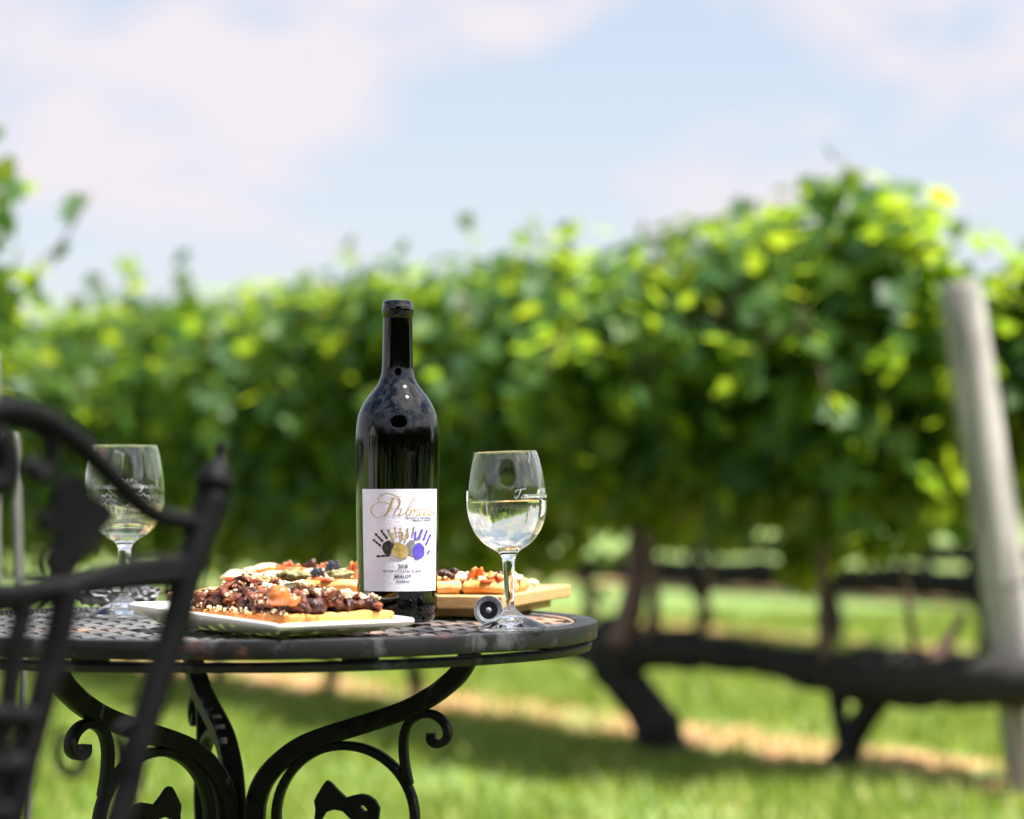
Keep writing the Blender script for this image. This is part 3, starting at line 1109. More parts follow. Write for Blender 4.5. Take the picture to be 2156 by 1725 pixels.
m.lathe([(0, .36), (.016, .36), (.022, .375), (.022, .395), (.016, .41), (0, .41)], 24)
m.obj('collar', M['iron'], table)

ON = TZ + .0005                # things stand on the lattice

# ------------------------------------------------------------------ wine bottle
BY = 2.345
BX = (837 - 1078) / F * BY
KB = BY / F
bottle = empty('wine_bottle', (BX, BY, ON), label='tall dark wine bottle with a white paper label and no cork', cat='bottle')


def hB(y):
    return (1311 - y) * KB


prof = [(0, .004), (.024, .003), (.031, .0008), (.0335, .003), (.0352, .008)]
prof += [(83.6 * KB, hB(1280)), (86 * KB, hB(1150)), (88 * KB, hB(1000))]
for z1, r in ((1250, 353), (1150, 349), (1080, 341), (1020, 329), (970, 311), (920, 286), (870, 254), (820, 213), (780, 182), (740, 158), (700, 143), (640, 132.5), (560, 128), (400, 125.5), (210, 122.5), (195, 123.5), (188, 131), (112, 131), (106, 128), (103, 122), (70, 121), (62, 116)):
    prof.append((r * .2514 * KB, hB(619.6 + .2514 * z1)))
top = prof[-1]
sp = prof[:5] + spline(prof[5:21], 5) + prof[21:]
sp += [(top[0] - .0015, top[1] + .0006), (.0095, top[1] - .0003), (.0090, top[1] - .004), (.0090, hB(790))]
inner = [(84 * KB - .0035, hB(1000)), (83 * KB - .0035, hB(1285)), (.025, .010), (0, .016)]
ish = [(r * .2514 * KB - .0032, hB(619.6 + .2514 * z1)) for z1, r in ((740, 158), (780, 182), (820, 213), (870, 254), (920, 286), (970, 311), (1020, 329), (1080, 341), (1150, 349))]
sp += ish + inner
m = MB()
m.lathe(sp, 96)
o = m.obj('bottle_glass', M['bottle'], bottle, fixn=True)
# the wine inside
m = MB()
wi = [(0, .017), (.0245, .0112)] + [(83 * KB - .0036 + .0003, hB(1284)), (84 * KB - .0035 + .0003, hB(1000))] + [(r + .0003, z) for r, z in ish[::-1]] + [(.0093, hB(795)), (.0093, hB(760)), (.0093, hB(682)), (0, hB(682))]
m.lathe(wi, 64)
m.obj('red_wine', M['red_wine'], bottle, fixn=True)

# label: in coordinates of the zoomed picture (x 215..812, y 155..970, bottle axis at x = 485)
RLAB = 87.0 * KB


def rbot(h):
    """outer radius of the body at a height"""
    y = 1311 - h / KB
    return np.interp(y, [1000, 1150, 1280], [88, 86, 83.6]) * KB


def lab(x, y, lift=.00045):
    q = math.asin(max(-.9999, min(.9999, (x - 485) / 340.0)))
    Y = (1600 + y * .4175) / 1.614
    h = (1311 - Y) * KB
    r = rbot(h) + lift
    return Vector((r * math.sin(q), -r * math.cos(q), h))


th0, th1 = math.asin((214 - 485) / 340), math.asin((808 - 485) / 340)
m = MB()
nu, nv = 48, 8
vs = []
for j in range(nv + 1):
    y = 154 + (972 - 154) * j / nv
    for i in range(nu + 1):
        q = th0 + (th1 - th0) * i / nu
        vs.append(lab(485 + 340 * math.sin(q) + (y - 560) * .012 * math.cos(q), y, .0002))
fs = [(j * (nu + 1) + i, (j + 1) * (nu + 1) + i, (j + 1) * (nu + 1) + i + 1, j * (nu + 1) + i + 1) for j in range(nv) for i in range(nu)]
m.add(vs, fs)
label = m.obj('paper_label', M['paper'], bottle)


def pen(m, pts, mapf, w0, w1, sub=6, ang=R(-60), lift=None):
    """a pen stroke as a ribbon: thick on down strokes"""
    p = spline(pts, sub)
    vs, fs = [], []
    n = len(p)
    for i, q in enumerate(p):
        a, b = p[max(i - 1, 0)], p[min(i + 1, n - 1)]
        t = Vector((b[0] - a[0], b[1] - a[1]))
        if t.length < 1e-9:
            t = Vector((1, 0))
        t.normalize()
        nn = Vector((-t.y, t.x))
        k = abs(t.x * math.cos(ang + R(90)) + t.y * math.sin(ang + R(90)))
        k = max(0.0, -(t.x * math.cos(ang) + t.y * math.sin(ang))) ** 2 if False else (abs(t.y)) ** 3
        down = 1 if t.y > 0 else .35
        w = (w0 + (w1 - w0) * k * down) / 2
        vs += [mapf(q[0] + nn.x * w, q[1] + nn.y * w), mapf(q[0] - nn.x * w, q[1] - nn.y * w)]
    for i in range(n - 1):
        fs.append((2 * i, 2 * i + 1, 2 * i + 3, 2 * i + 2))
    m.add(vs, fs)


m = MB()
for pts, a, b in (
    ([(466, 222), (452, 262), (438, 305), (415, 345), (392, 368)], 7, 22),
    ([(432, 272), (398, 262), (350, 262), (305, 285), (284, 325), (300, 362), (345, 382), (392, 368)], 4, 9),
    ([(350, 250), (346, 225), (372, 200), (425, 191), (480, 205), (516, 240), (512, 285), (478, 316), (446, 300)], 4, 15),
    ([(370, 212), (392, 193), (430, 192), (480, 213), (505, 221), (528, 208)], 4, 7),
    ([(530, 310), (503, 310), (476, 340), (478, 366), (502, 362), (525, 335), (536, 308)], 4, 9),
    ([(536, 308), (520, 348), (525, 367), (545, 355), (590, 318), (630, 255), (642, 228), (626, 232), (592, 288), (572, 345), (576, 368), (592, 358)], 4, 9),
    ([(592, 358), (612, 316), (600, 366)], 4, 9), ([(602, 352), (632, 314), (638, 325), (626, 366)], 4, 9), ([(628, 352), (656, 314), (664, 325), (650, 360), (656, 368), (674, 352)], 4, 9),
    ([(722, 312), (697, 311), (675, 340), (677, 365), (697, 362), (716, 335), (726, 308)], 4, 9), ([(726, 308), (712, 350), (716, 367), (732, 354)], 4, 9),
    ([(732, 354), (738, 316), (750, 324), (742, 348), (739, 367), (752, 356)], 4, 8), ([(752, 356), (764, 318), (756, 355), (760, 367), (771, 354)], 4, 8), ([(765, 293), (767, 300)], 7, 9),
    ([(771, 354), (783, 322), (779, 333), (786, 350), (779, 366), (768, 360)], 4, 8)):
    pen(m, pts, lab, a, b)
gold = m.obj('script_lettering', M['gold'], label, smooth=False)


def text_to(mapf, s, x, y, size, wide=1.0, align='CENTER', spacing=1.0, bold=0.0):
    """flat letters laid on a curved surface; x, y, size in the map's own units (y down)"""
    cu = bpy.data.curves.new('t', 'FONT')
    cu.body = s
    cu.size = 1.0
    cu.align_x = align
    cu.space_character = spacing
    cu.resolution_u = 3
    cu.offset = bold
    o = bpy.data.objects.new('t', cu)
    C.objects.link(o)
    dg = bpy.context.evaluated_depsgraph_get()
    me = bpy.data.meshes.new_from_object(o.evaluated_get(dg))
    vs = [mapf(x + v.co.x * size * wide, y - v.co.y * size) for v in me.vertices]
    fs = [tuple(p.vertices) for p in me.polygons]
    bpy.data.objects.remove(o)
    bpy.data.curves.remove(cu)
    bpy.data.meshes.remove(me)
    return vs, fs


def slab(x, y):
    """label map with the curvature compensated so that letters keep their drawn spacing"""
    return lab(x, y)


m = MB()
for s, x, y, sz, wd, spc in (('2018', 545, 788, 46, .86, 1.0), ('OUTER COASTAL PLAIN', 537, 821, 27, .92, 1.18), ('MERLOT', 545, 866, 39, .92, 1.06), ('RESERVE', 544, 903, 27, .95, 1.12), ('4 generations of winemaking', 660, 390, 22, .80, 1.0), ('TOMASELLO WINERY', 688, 412, 21, .78, .98)):
    m = MB()
    m.add(*text_to(slab, s, x, y, sz, wd, 'CENTER', spc, .022))
    m.obj('printed_lettering', M['print_dark'], label, smooth=False)


def disc(m, cx, cy, rx, ry, rot, mapf, lift, seed, n=18, amp=.12):
    vs = [mapf(cx, cy, lift)]
    for k in range(n):
        q = 2 * math.pi * k / n
        f = 1 + amp * mnoise.noise(Vector((math.cos(q) * 1.7 + seed, math.sin(q) * 1.7, seed)))
        x, y = rx * math.cos(q) * f, ry * math.sin(q) * f
        vs.append(mapf(cx + x * math.cos(rot) - y * math.sin(rot), cy + x * math.sin(rot) + y * math.cos(rot), lift))
    m.add(vs, [(0, 1 + (k + 1) % n, 1 + k) for k in range(n)])


def finger(m, a, b, wdt, lift, seed):
    (x0, y0), (x1, y1) = a, b
    rot = math.atan2(y1 - y0, x1 - x0)
    ln = math.hypot(x1 - x0, y1 - y0)
    for k, (f, l, ww) in enumerate(((.12, .16, .95), (.46, .19, .85), (.80, .19, .95))):
        disc(m, x0 + (x1 - x0) * f, y0 + (y1 - y0) * f, ln * l, wdt * ww, rot, lab, lift + k * 2e-5, seed + k, 12, .18)


for nm, mt, lift, palm, fing in (
    ('handprint', 'print_black', .00042, (428, 622, 50, 55, .3), [((300, 558), (368, 614)), ((318, 512), (386, 578)), ((366, 484), (420, 556)), ((424, 480), (440, 520)), ((330, 694), (446, 684))]),
    ('handprint', 'print_grey', .00052, (606, 628, 42, 62, 0), [((580, 470), (584, 545)), ((631, 458), (616, 540)), ((694, 480), (652, 566)), ((540, 500), (540, 560))]),
    ('handprint', 'print_purple', .00064, (668, 652, 46, 66, .1), [((645, 494), (640, 566)), ((696, 478), (672, 556)), ((734, 484), (706, 566)), ((760, 520), (724, 604)), ((738, 672), (756, 646))]),
    ('handprint', 'gold', .00076, (522, 648, 66, 68, 0), [((430, 494), (466, 580)), ((478, 460), (492, 555)), ((521, 462), (536, 555)), ((575, 494), (564, 570))])):
    m = MB()
    cx, cy, rx, ry, rr = palm
    disc(m, cx, cy, rx, ry, rr, lab, lift, cx * .1, 30, .22)
    for k, (a, b) in enumerate(fing):
        finger(m, a, b, 10.5, lift, cx + k)
    m.obj(nm, M[mt], label, smooth=False)

# ------------------------------------------------------------------ wine glasses
GL = [(952, 67), (962, 70.5), (975, 74), (1000, 79), (1030, 83.2), (1060, 84.5), (1085, 82.5), (1110, 76), (1130, 66), (1145, 54), (1155, 42), (1163, 29), (1170, 20.5), (1180, 15), (1195, 12.8), (1250, 11.6), (1284, 9), (1297, 18), (1304, 26), (1312, 40), (1321, 57), (1328, 69), (1331, 73)]
KG = 2.155 / F


def glass(loc, scale, sx, tilt, lab_, wine, name='wine_glass'):
    root = empty(name, loc, label=lab_, cat='wine glass', group='stemmed wine glasses on the table')
    root.rotation_euler = tilt
    H = 1335.0
    k = KG * scale
    outer = [(r * k * sx, (H - y) * k) for y, r in GL]
    body = spline(outer[:-1], 4) + [outer[-1], (outer[-1][0] - .0003, .0003), (.0285 * scale * sx, .0000), (.0255 * scale * sx, .0006), (.019 * scale * sx, .0030), (.011 * scale * sx, .0062), (.005, .0078), (0, .0082)]
    wall = .0009
    inn = [(r * k * sx - wall - (.0004 if y > 1100 else 0), (H - y) * k + (.0012 if y > 1120 else 0)) for y, r in GL[:11]]
    rim = [(inn[0][0] + .0001, inn[0][1] + .0006), (outer[0][0] - .0004, outer[0][1] + .0006)]
    bot = (0, (H - 1157) * k + .0016)
    prof = [bot] + spline([(.004, bot[1] + .0002)] + inn[::-1], 4) + rim + body
    m = MB()
    m.lathe(prof, 96)
    g = m.obj('glass_body', M['glass'], root, fixn=True)
    if wine:
        yl = 1058
        lvl = (H - yl) * k
        pr = [bot] + [q for q in spline([(.004, bot[1] + .0002)] + inn[::-1], 4) if q[1] < lvl]
        pr = [(r + (.00025 if r > .001 else 0), z - .00015) for r, z in pr]
        ri = np.interp(lvl, [z for _, z in inn[::-1]], [r for r, _ in inn[::-1]])
        pr += [(ri + .00025, lvl + .0006), (ri - .0012, lvl), (0, lvl)]
        m = MB()
        m.lathe(pr, 96)
        m.obj('white_wine', M['wine'], root, fixn=True)

    def on(x, y, face=0.0):
        """x in pixels round the bowl from the front, y a picture height"""
        r = np.interp(y, [a for a, _ in GL], [b for _, b in GL]) * k * sx + .00012
        q = x / 84.5 + face
        return Vector((r * math.sin(q), -r * math.cos(q), (H - y) * k))
    return root, g, on


# script alphabet, drawn with y down, base line at 0, small letters 1 high
SC = {
    'T': ([[(.9, -2.3), (.75, -1.4), (.45, -.5), (.05, -.05), (-.35, -.3), (-.2, -.75)], [(-.5, -1.6), (-.3, -2.15), (.3, -2.2), (1.1, -2.35), (1.9, -2.4), (2.2, -2.7)]], 1.35),
    'W': ([[(-.5, -1.5), (-.35, -2.2), (.3, -2.5), (.55, -2.0), (.25, -.9), (.2, 0), (.9, -1.1), (1.5, -2.4), (1.25, -1.0), (1.25, 0), (1.9, -1.0), (2.5, -2.2), (2.9, -2.5)]], 2.5),
    'P': ([[(.7, -2.2), (.4, -.9), (0, 0)], [(0, -1.8), (.8, -2.5), (1.5, -1.9), (.7, -1.1)]], 1.5),
    'o': ([[(.55, -.95), (.15, -.6), (.15, -.1), (.5, -.05), (.8, -.5), (.6, -.95), (.9, -.75), (1.1, -.8)]], .92),
    'm': ([[(0, -.7), (.3, -.95), (.1, 0)], [(.15, -.4), (.65, -.95), (.5, 0)], [(.55, -.4), (1.05, -.95), (.9, -.1), (1.2, -.2)]], 1.25),
    'a': ([[(.8, -.9), (.4, -.95), (.1, -.4), (.25, 0), (.6, -.3), (.85, -.95), (.7, -.1), (1.0, -.15)]], .98),
    's': ([[(0, -.2), (.5, -1.0), (.45, -.7), (.65, -.25), (.3, 0), (.1, -.15)], [(.55, -.1), (.8, -.3)]], .75),
    'e': ([[(0, -.3), (.45, -.55), (.6, -.9), (.3, -.85), (.1, -.3), (.35, 0), (.8, -.3)]], .75),
    'l': ([[(0, -.2), (.6, -1.3), (.85, -2.1), (.6, -2.0), (.2, -.6), (.3, 0), (.6, -.25)]], .58),
    'i': ([[(0, -.3), (.3, -.95), (.12, -.15), (.3, 0), (.6, -.3)], [(.48, -1.4), (.52, -1.5)]], .58),
    'n': ([[(0, -.7), (.3, -.95), (.1, 0)], [(.15, -.4), (.65, -.95), (.5, -.1), (.8, -.2)]], .85),
    'r': ([[(0, -.3), (.3, -1.05), (.45, -.85), (.35, -.1), (.65, -.3)]], .62),
    'y': ([[(0, -.8), (.2, -.95), (.15, -.2), (.4, -.1), (.8, -.95), (.4, .4), (0, 1.0), (-.2, .8), (.4, .1), (1.0, -.4), (1.5, -.7), (1.7, -.3), (1.4, -.15)]], 1.2),
    ' ': ([], .45),
}


def script(m, s, x, y, u, mapf, lw=.13):
    for ch in s:
        st, adv = SC[ch]
        for pts in st:
            pen(m, [(x + (a - b * .25) * u, y + b * u) for a, b in pts], mapf, lw * u * .75, lw * u * 1.5, 5)
        x += adv * u
    return x


# the glass of white wine
gl, gb, on = glass(Vector(((1076 - 1078) / F * 2.208, 2.208, TZ + .0016)), .9965, 1.028, (0, R(-2.0), 0), 'wine glass half full of white wine standing in front of the wooden board', True)
m = MB()
script(m, 'Tomasello Winery', 20, 1053, 8.2, lambda x, y: on(x, y), .085)
m.obj('etched_lettering', M['etch'], gb, smooth=False)

# the empty glass behind the chair
gl2, gb2, on2 = glass(Vector(((263.5 - 1078) / F * 2.462, 2.462, ON)), .935 * 2.462 / 2.155, 1.075, (0, 0, 0), 'empty etched wine glass with clear stem standing behind the chair back', False)
m = MB()
for face in (0.0, R(180)):
    f2 = lambda x, y: on2(x, y, face)
    script(m, 'Tomasello Winery', -74, 1049, 8.6, f2, .10)
    # the little house and its trees
    for pts in ([(-44, 1108), (-44, 1088), (-52, 1092), (-30, 1072), (-8, 1090), (-14, 1086), (-14, 1108)], [(-14, 1088), (12, 1088), (44, 1072), (66, 1090), (58, 1086), (58, 1106)], [(-14, 1108), (58, 1108)],
                [(-38, 1092), (-38, 1104)], [(-30, 1090), (-30, 1104)], [(-22, 1092), (-22, 1104)], [(0, 1094), (0, 1106)], [(10, 1094), (10, 1106)], [(22, 1090), (22, 1106)], [(34, 1088), (34, 1106)], [(46, 1088), (46, 1106)],
                [(-58, 1074), (-52, 1066), (-44, 1072), (-38, 1064), (-30, 1070)], [(30, 1068), (36, 1060), (44, 1066), (52, 1060), (58, 1068), (64, 1064), (66, 1074)]):
        pen(m, pts, f2, 1.1, 1.5, 4)
    m.add(*text_to(f2, 'ESTABLISHED', 0, 1124, 10.5, 1.1, 'CENTER', 1.1))
m.obj('etched_lettering', M['etch'], gb2, smooth=False)

# ------------------------------------------------------------------ plate
Lc, Fc, Rc = P(266, 1268, 2.265), P(590, 1314, 2.05), P(881, 1302, 2.15)
Bc = Lc + Rc - Fc
cen = (Lc + Rc) / 2
plate = empty('serving_plate', (cen.x, cen.y, ON), label='white oblong china plate with raised pointed corners under the dark toasts', cat='plate')
base_c = Vector((cen.x, cen.y, ON))


def plate_pt(u, v, lift=0.0):
    """u, v in -1..1; rim corners as seen, flat well inside"""
    a, b = (u + 1) / 2, (v + 1) / 2
    rimp = Fc * (1 - a) * (1 - b) + Rc * a * (1 - b) + Lc * (1 - a) * b + Bc * a * b
    d = max(abs(u), abs(v))
    # a bilinear point at the rim height, lowered to the well inside
    t = max(0.0, (d - .60) / .40)
    z_w = ON + .0045
    z = z_w + (rimp.z - z_w) * t ** 1.5
    return Vector((rimp.x, rimp.y, z + lift)) - base_c


m = MB()
ng = 40
g = [math.copysign(abs(q) ** .8, q) for q in np.linspace(-1, 1, ng + 1)]
vs = []


def rsq(u, v):
    k = .10                        # corners a little rounded
    du, dv = abs(u) - (1 - k), abs(v) - (1 - k)
    if du > 0 and dv > 0:
        l = math.hypot(du, dv)
        f = max(du, dv) / l
        du, dv = du * f, dv * f
        return math.copysign(1 - k + du, u), math.copysign(1 - k + dv, v)
    return u, v


for lf in (0, -.0045):
    for b in g:
        for a in g:
            u, v = rsq(a, b)
            p = plate_pt(u, v, 0)
            d = max(abs(a), abs(b))
            if lf and d > .965:
                p = p + Vector((0, 0, -.0035))
                p.x *= 1.003
                p.y *= 1.003
            elif lf:
                p = plate_pt(u * (.86 + .14 * d), v * (.86 + .14 * d), 0) if d > .5 else p
                p.z = max(p.z + lf, .0002)
            vs.append(p)
n1 = ng + 1
fs = []
for j in range(ng):
    for i in range(ng):
        a = j * n1 + i
        fs.append((a, a + 1, a + n1 + 1, a + n1))
        fs.append(tuple(x + n1 * n1 for x in (a, a + n1, a + n1 + 1, a + 1)))
loop = [i for i in range(n1)] + [j * n1 + ng for j in range(1, n1)] + [ng * n1 + i for i in range(ng - 1, -1, -1)] + [j * n1 for j in range(ng - 1, 0, -1)]
for k in range(len(loop)):
    a, b = loop[k], loop[(k + 1) % len(loop)]
    fs.append((a, a + n1 * n1, b + n1 * n1, b))
m.add(vs, fs)
o = m.obj('plate_dish', M['china'], plate, fixn=True)

# ------------------------------------------------------------------ toasts on the plate
eL = (Lc - Fc)
eL.z = 0
eR = (Rc - Fc)
eR.z = 0
lenL, lenR = eL.length, eR.length
eL.normalize()
eR.normalize()


def ppt(a, b, z):
    """a metres along the long side from the front corner, b metres along the short side, z above the table"""
    q = Fc + eL * a + eR * b
    return Vector((q.x, q.y, ON + z))


def rotm(ax, ay, az):
    return Matrix.Rotation(az, 3, 'Z') @ Matrix.Rotation(ay, 3, 'Y') @ Matrix.Rotation(ax, 3, 'X')


def rough_box(m, a0, a1, b0, b1, z0, z1, seed, n=14, amp=.0012, org=Vector((0, 0, 0)), fz=None):
    """bread with a soft uneven surface"""
    bm = bmesh.new()
    bmesh.ops.create_cube(bm, size=2.0)
    bmesh.ops.subdivide_edges(bm, edges=bm.edges[:], cuts=n, use_grid_fill=True)
    vs = []
    bm.verts.index_update()
    for v in bm.verts:
        c = v.co
        q = Vector((max(-.9, min(.9, c.x)), max(-.9, min(.9, c.y)), max(-.7, min(.7, c.z))))
        dd = c - q
        if dd.length > 0:
            mm = max(abs(dd.x) / .1, abs(dd.y) / .1, abs(dd.z) / .3)
            e = Vector((dd.x / .1, dd.y / .1, dd.z / .3))
            e = e / e.length * mm
            c = q + Vector((e.x * .1, e.y * .1, e.z * .3))
        a = a0 + (a1 - a0) * (c.x + 1) / 2
        b = b0 + (b1 - b0) * (c.y + 1) / 2
        z = z0 + (z1 - z0) * (c.z + 1) / 2
        p = ppt(a, b, z)
        w_ = p * 70
        k = Vector((mnoise.noise(w_ + Vector((seed, 0, 0))), mnoise.noise(w_ + Vector((0, seed, 7))), mnoise.noise(w_ + Vector((3, 0, seed)))))
        vs.append(p + k * amp * 1.6 - org)
    m.add(vs, [tuple(v.index for v in f.verts) for f in bm.faces])
    bm.free()


TO = [('toast at the white plate tip beside the chair with the tallest heap of dark meat', .150, .205, 31),
      ('middle toast with flat dark meat under pale crumbs and green paste', .094, .148, 32),
      ('toast by the bottle with a round roast apricot and green paste on the meat', .030, .092, 33)]
for i, (lb_, a0, a1, sd_) in enumerate(TO):
    ac = (a0 + a1) / 2
    org = ppt(ac, .085, .004)
    t = empty('topped_toast', org, label=lb_, cat='toast', group='topped toasts on the white plate')
    random.seed(sd_)
    m = MB()
    rough_box(m, a0, a1, .026, .142, .006, .0190, sd_, org=org)
    m.obj('bread', M['bread'], t, fixn=True)
    m = MB()
    pile = {0: .026, 1: .019, 2: .0155}[i]

    def heap(a, b):
        fa = (a - a0) / (a1 - a0)
        fb = (b - .026) / .116
        hh = pile * (max(0, math.sin(math.pi * min(1, max(0, fb * .9 + .08)))) ** .55)
        if i == 0:
            hh *= max(.25, 1.12 - fa * .85)
        if i == 1:
            hh *= .75 + .35 * (1 - abs(fa - .55))
        return hh
    for k in range(95):
        a = random.uniform(a0 + .005, a1 - .004)
        b = random.uniform(.032, .132)
        hz = heap(a, b)
        z = .0180 + random.random() ** .6 * hz
        L_ = random.uniform(.006, .0125)
        m.blob(ppt(a, b, z) - org, (L_, random.uniform(.003, .0055), random.uniform(.002, .0038)), .6, 190, 2, rotm(random.gauss(0, .4), random.gauss(0, .4), random.uniform(0, 6.3)), k)
    m.obj('glazed_meat', M['meat'], t)
    m = MB()
    for k in range(34):       # a solid heart to the heap, and torn strands
        a = random.uniform(a0 + .008, a1 - .006)
        b = random.uniform(.04, .125)
        z = .0180 + heap(a, b) * .45
        m.blob(ppt(a, b, z) - org, (.010, .009, .007), .45, 130, 2, rotm(0, 0, random.uniform(0, 6)), k + 50)
    for k in range(26):
        a = random.uniform(a0 + .006, a1 - .006)
        b = random.uniform(.034, .125)
        z = .0180 + heap(a, b) * random.uniform(.75, 1.12)
        p0 = ppt(a, b, z) - org
        d = Vector((random.gauss(0, 1), random.gauss(0, 1), random.gauss(0, .35))).normalized()
        m.tube([p0 + d * (s * .006) + Vector((0, 0, -.0016 * s * s)) + Vector((random.gauss(0, .001), random.gauss(0, .001), 0)) for s in (-2, -1, 0, 1, 2)], [.0008, .002, .0026, .002, .0007], 7)
    m.obj('shredded_fig', M['fig'], t)
    m = MB()
    for k in range(120):
        a = random.uniform(a0 + .003, a1 - .002)
        b = random.uniform(.027, .135)
        fb = (b - .026) / .116
        z = .0180 + heap(a, b) * random.uniform(.7, 1.18) + .002
        if random.random() < .15:
            b = random.uniform(.024, .034)
            z = .0190 + random.uniform(-.0005, .003)
        s_ = random.uniform(.0008, .0019)
        m.blob(ppt(a, b, z) - org, (s_ * random.uniform(1, 1.7), s_, s_ * .9), .5, 500, 1, rotm(random.uniform(0, 6), random.uniform(0, 6), 0), k)
    tag(m.obj('nut_crumbs', M['nut'], t), kind='stuff')
    m = MB()
    for k in range(16 if i else 7):
        a = random.uniform(a0 + .008, a1 - .004)
        b = random.uniform(.06, .125)
        z = .0180 + heap(a, b) * random.uniform(.9, 1.15)
        s_ = random.uniform(.003, .0065)
        m.blob(ppt(a, b, z) - org, (s_ * 1.3, s_, s_ * .6), .6, 260, 2, rotm(0, 0, random.uniform(0, 6)), k + 9)
    m.obj('crumbled_cheese', M['cheese'], t)
    if i == 2:
        m = MB()
        pa = P(586, 1256, 2.098)
        m.blob(pa - org, (.0098, .0092, .0088), .22, 120, 3, None, 4)
        m.blob(pa - org + Vector((.011, .004, -.0035)), (.006, .005, .0045), .4, 150, 2, None, 7)
        m.obj('roast_apricot', M['peach'], t)
    if i:
        m = MB()
        for (x, y, Y, s_) in ((618, 1211, 2.19, .0085), (716, 1209, 2.19, .007))[i - 1:i]:
            m.blob(P(x, y, Y) - org, (s_ * 1.6, s_, s_ * .55), .5, 220, 3, None, 3)
        m.obj('herb_paste', M['herb'], t)

# ------------------------------------------------------------------ wooden board and what lies on it
C0 = P(1059, 1256, 2.40)
BZ = C0.z - TZ                        # height of the board's top over the table
side = Vector((.245, .97, 0)).normalized()
leftd = Vector((-.97, .245, 0)).normalized()
bl, bw = .335, .285
borg = Vector((C0.x, C0.y, ON))
board = empty('serving_board', borg, label='pale wooden serving board with a thick foot under the flatbread', cat='board')


def bpt(a, b, z):
    return leftd * a + side * b + Vector((0, 0, z))


def bevel_box(name, a0, a1, b0, b1, z0, z1, material, parent, bev=.002, taper=0.0):
    m = MB()
    vs = [bpt(a0 + taper, b0 + taper, z0), bpt(a1 - taper, b0 + taper, z0), bpt(a1 - taper, b1 - taper, z0), bpt(a0 + taper, b1 - taper, z0), bpt(a0, b0, z1), bpt(a1, b0, z1), bpt(a1, b1, z1), bpt(a0, b1, z1)]
    m.add(vs, [(0, 3, 2, 1), (4, 5, 6, 7), (0, 1, 5, 4), (1, 2, 6, 5), (2, 3, 7, 6), (3, 0, 4, 7)])
    o = m.obj(name, material, parent, smooth=True, fixn=True)
    md = o.modifiers.new('bevel', 'BEVEL')
    md.width = bev
    md.segments = 3
    shade_auto(o, 40)
    return o


th = .0125
bevel_box('board_top', 0, bl, 0, bw, BZ - th, BZ, M['board'], board, .0018)
bevel_box('board_foot', .014, bl - .02, .03, bw - .03, .0004, BZ - th - .0003, M['board'], board, .0015)

# flatbread: quarters cut from one oval flatbread, each a thing
def slab_piece(poly, h, seed, name, material, parent, org):
    """a soft slab with rounded sides from an outline in board coordinates"""
    bm = bmesh.new()
    rings = []
    cx = sum(a for a, _ in poly) / len(poly)
    cy = sum(b for _, b in poly) / len(poly)
    lv = [(.93, 0), (1.0, .25), (1.01, .55), (.97, .85), (.90, 1.0), (.6, .93), (.3, .92)]
    m = MB()
    n = len(poly)
    vs = []
    for f, z in lv:
        for a, b in poly:
            p = bpt(cx + (a - cx) * f, cy + (b - cy) * f, BZ + h * z + .0004)
            k = mnoise.noise((p + borg) * 45 + Vector((seed, 0, 0)))
            lift_ = .0025 * max(0, mnoise.noise((p + borg) * 18 + Vector((0, seed, 0))))
            p = p + Vector((0, 0, (k * .0016 if z > 0 else 0) + lift_)) + Vector((0, k * .001, 0))
            vs.append(p + borg - org)
    vs.append(bpt(cx, cy, BZ + h * .92) + borg - org)
    vs.append(bpt(cx, cy, BZ + .001) + borg - org)
    fs = []
    for i in range(len(lv) - 1):
        for k in range(n):
            k2 = (k + 1) % n
            fs.append((i * n + k, i * n + k2, (i + 1) * n + k2, (i + 1) * n + k))
    t0 = (len(lv) - 1) * n
    for k in range(n):
        fs.append((t0 + k, t0 + (k + 1) % n, len(vs) - 2))
        fs.append(((k + 1) % n, k, len(vs) - 1))
    m.add(vs, fs)
    bm.free()
    return m.obj(name, material, parent, fixn=True)


def densify(poly, n=10):
    o = []
    for i in range(len(poly)):
        a, b = poly[i], poly[(i + 1) % len(poly)]
        for k in range(n):
            f = k / n
            o.append((a[0] + (b[0] - a[0]) * f, a[1] + (b[1] - a[1]) * f))
    return o


def ham(m, c, ln, wd, ht, az, seed):
    """a thin curled slice standing in folds"""
    e = Vector((math.cos(az), math.sin(az), 0))
    n_ = Vector((-e.y, e.x, 0))
    vs, fs = [], []
    nu_, nv_ = 18, 5
    for i in range(nu_ + 1):
        f = i / nu_ - .5
        for j in range(nv_ + 1):
            g_ = j / nv_
            wob = .35 * wd * math.sin(f * 13 + seed) * (0.4 + g_)
            zz = ht * g_ * (1 - .9 * abs(f) ** 1.5) * (1 + .5 * mnoise.noise(Vector((f * 6, seed, 0))))
            p = c + e * (f * ln) + n_ * (wob + wd * .5 * math.sin(g_ * 2.2 + seed)) + Vector((0, 0, zz))
            vs.append(p)
    for i in range(nu_):
        for j in range(nv_):
            a = i * (nv_ + 1) + j
            fs.append((a, a + 1, a + nv_ + 2, a + nv_ + 1))
    m.add(vs, fs)


def berry(m, c, r, seed):
    random.seed(seed)
    vs0, _ = ICO[2]
    vs1, fs1 = ICO[1]
    for p in vs0[::2]:
        q = Vector((p.x * r, p.y * r, p.z * r * 1.15))
        m.add([c + q * .85 + v * r * .30 for v in vs1], fs1)
    m.blob(c, (r * .9, r * .9, r), .02, 10, 2)


def board_at(x, y_top, extra=0.0):
    """board coordinates of the spot on the board top seen at a picture point"""
    Y = (CAMZ - C0.z) * F / (y_top - 1030.0)
    p = P(x, y_top, Y)
    d = p - C0
    return d.dot(leftd), d.dot(side)


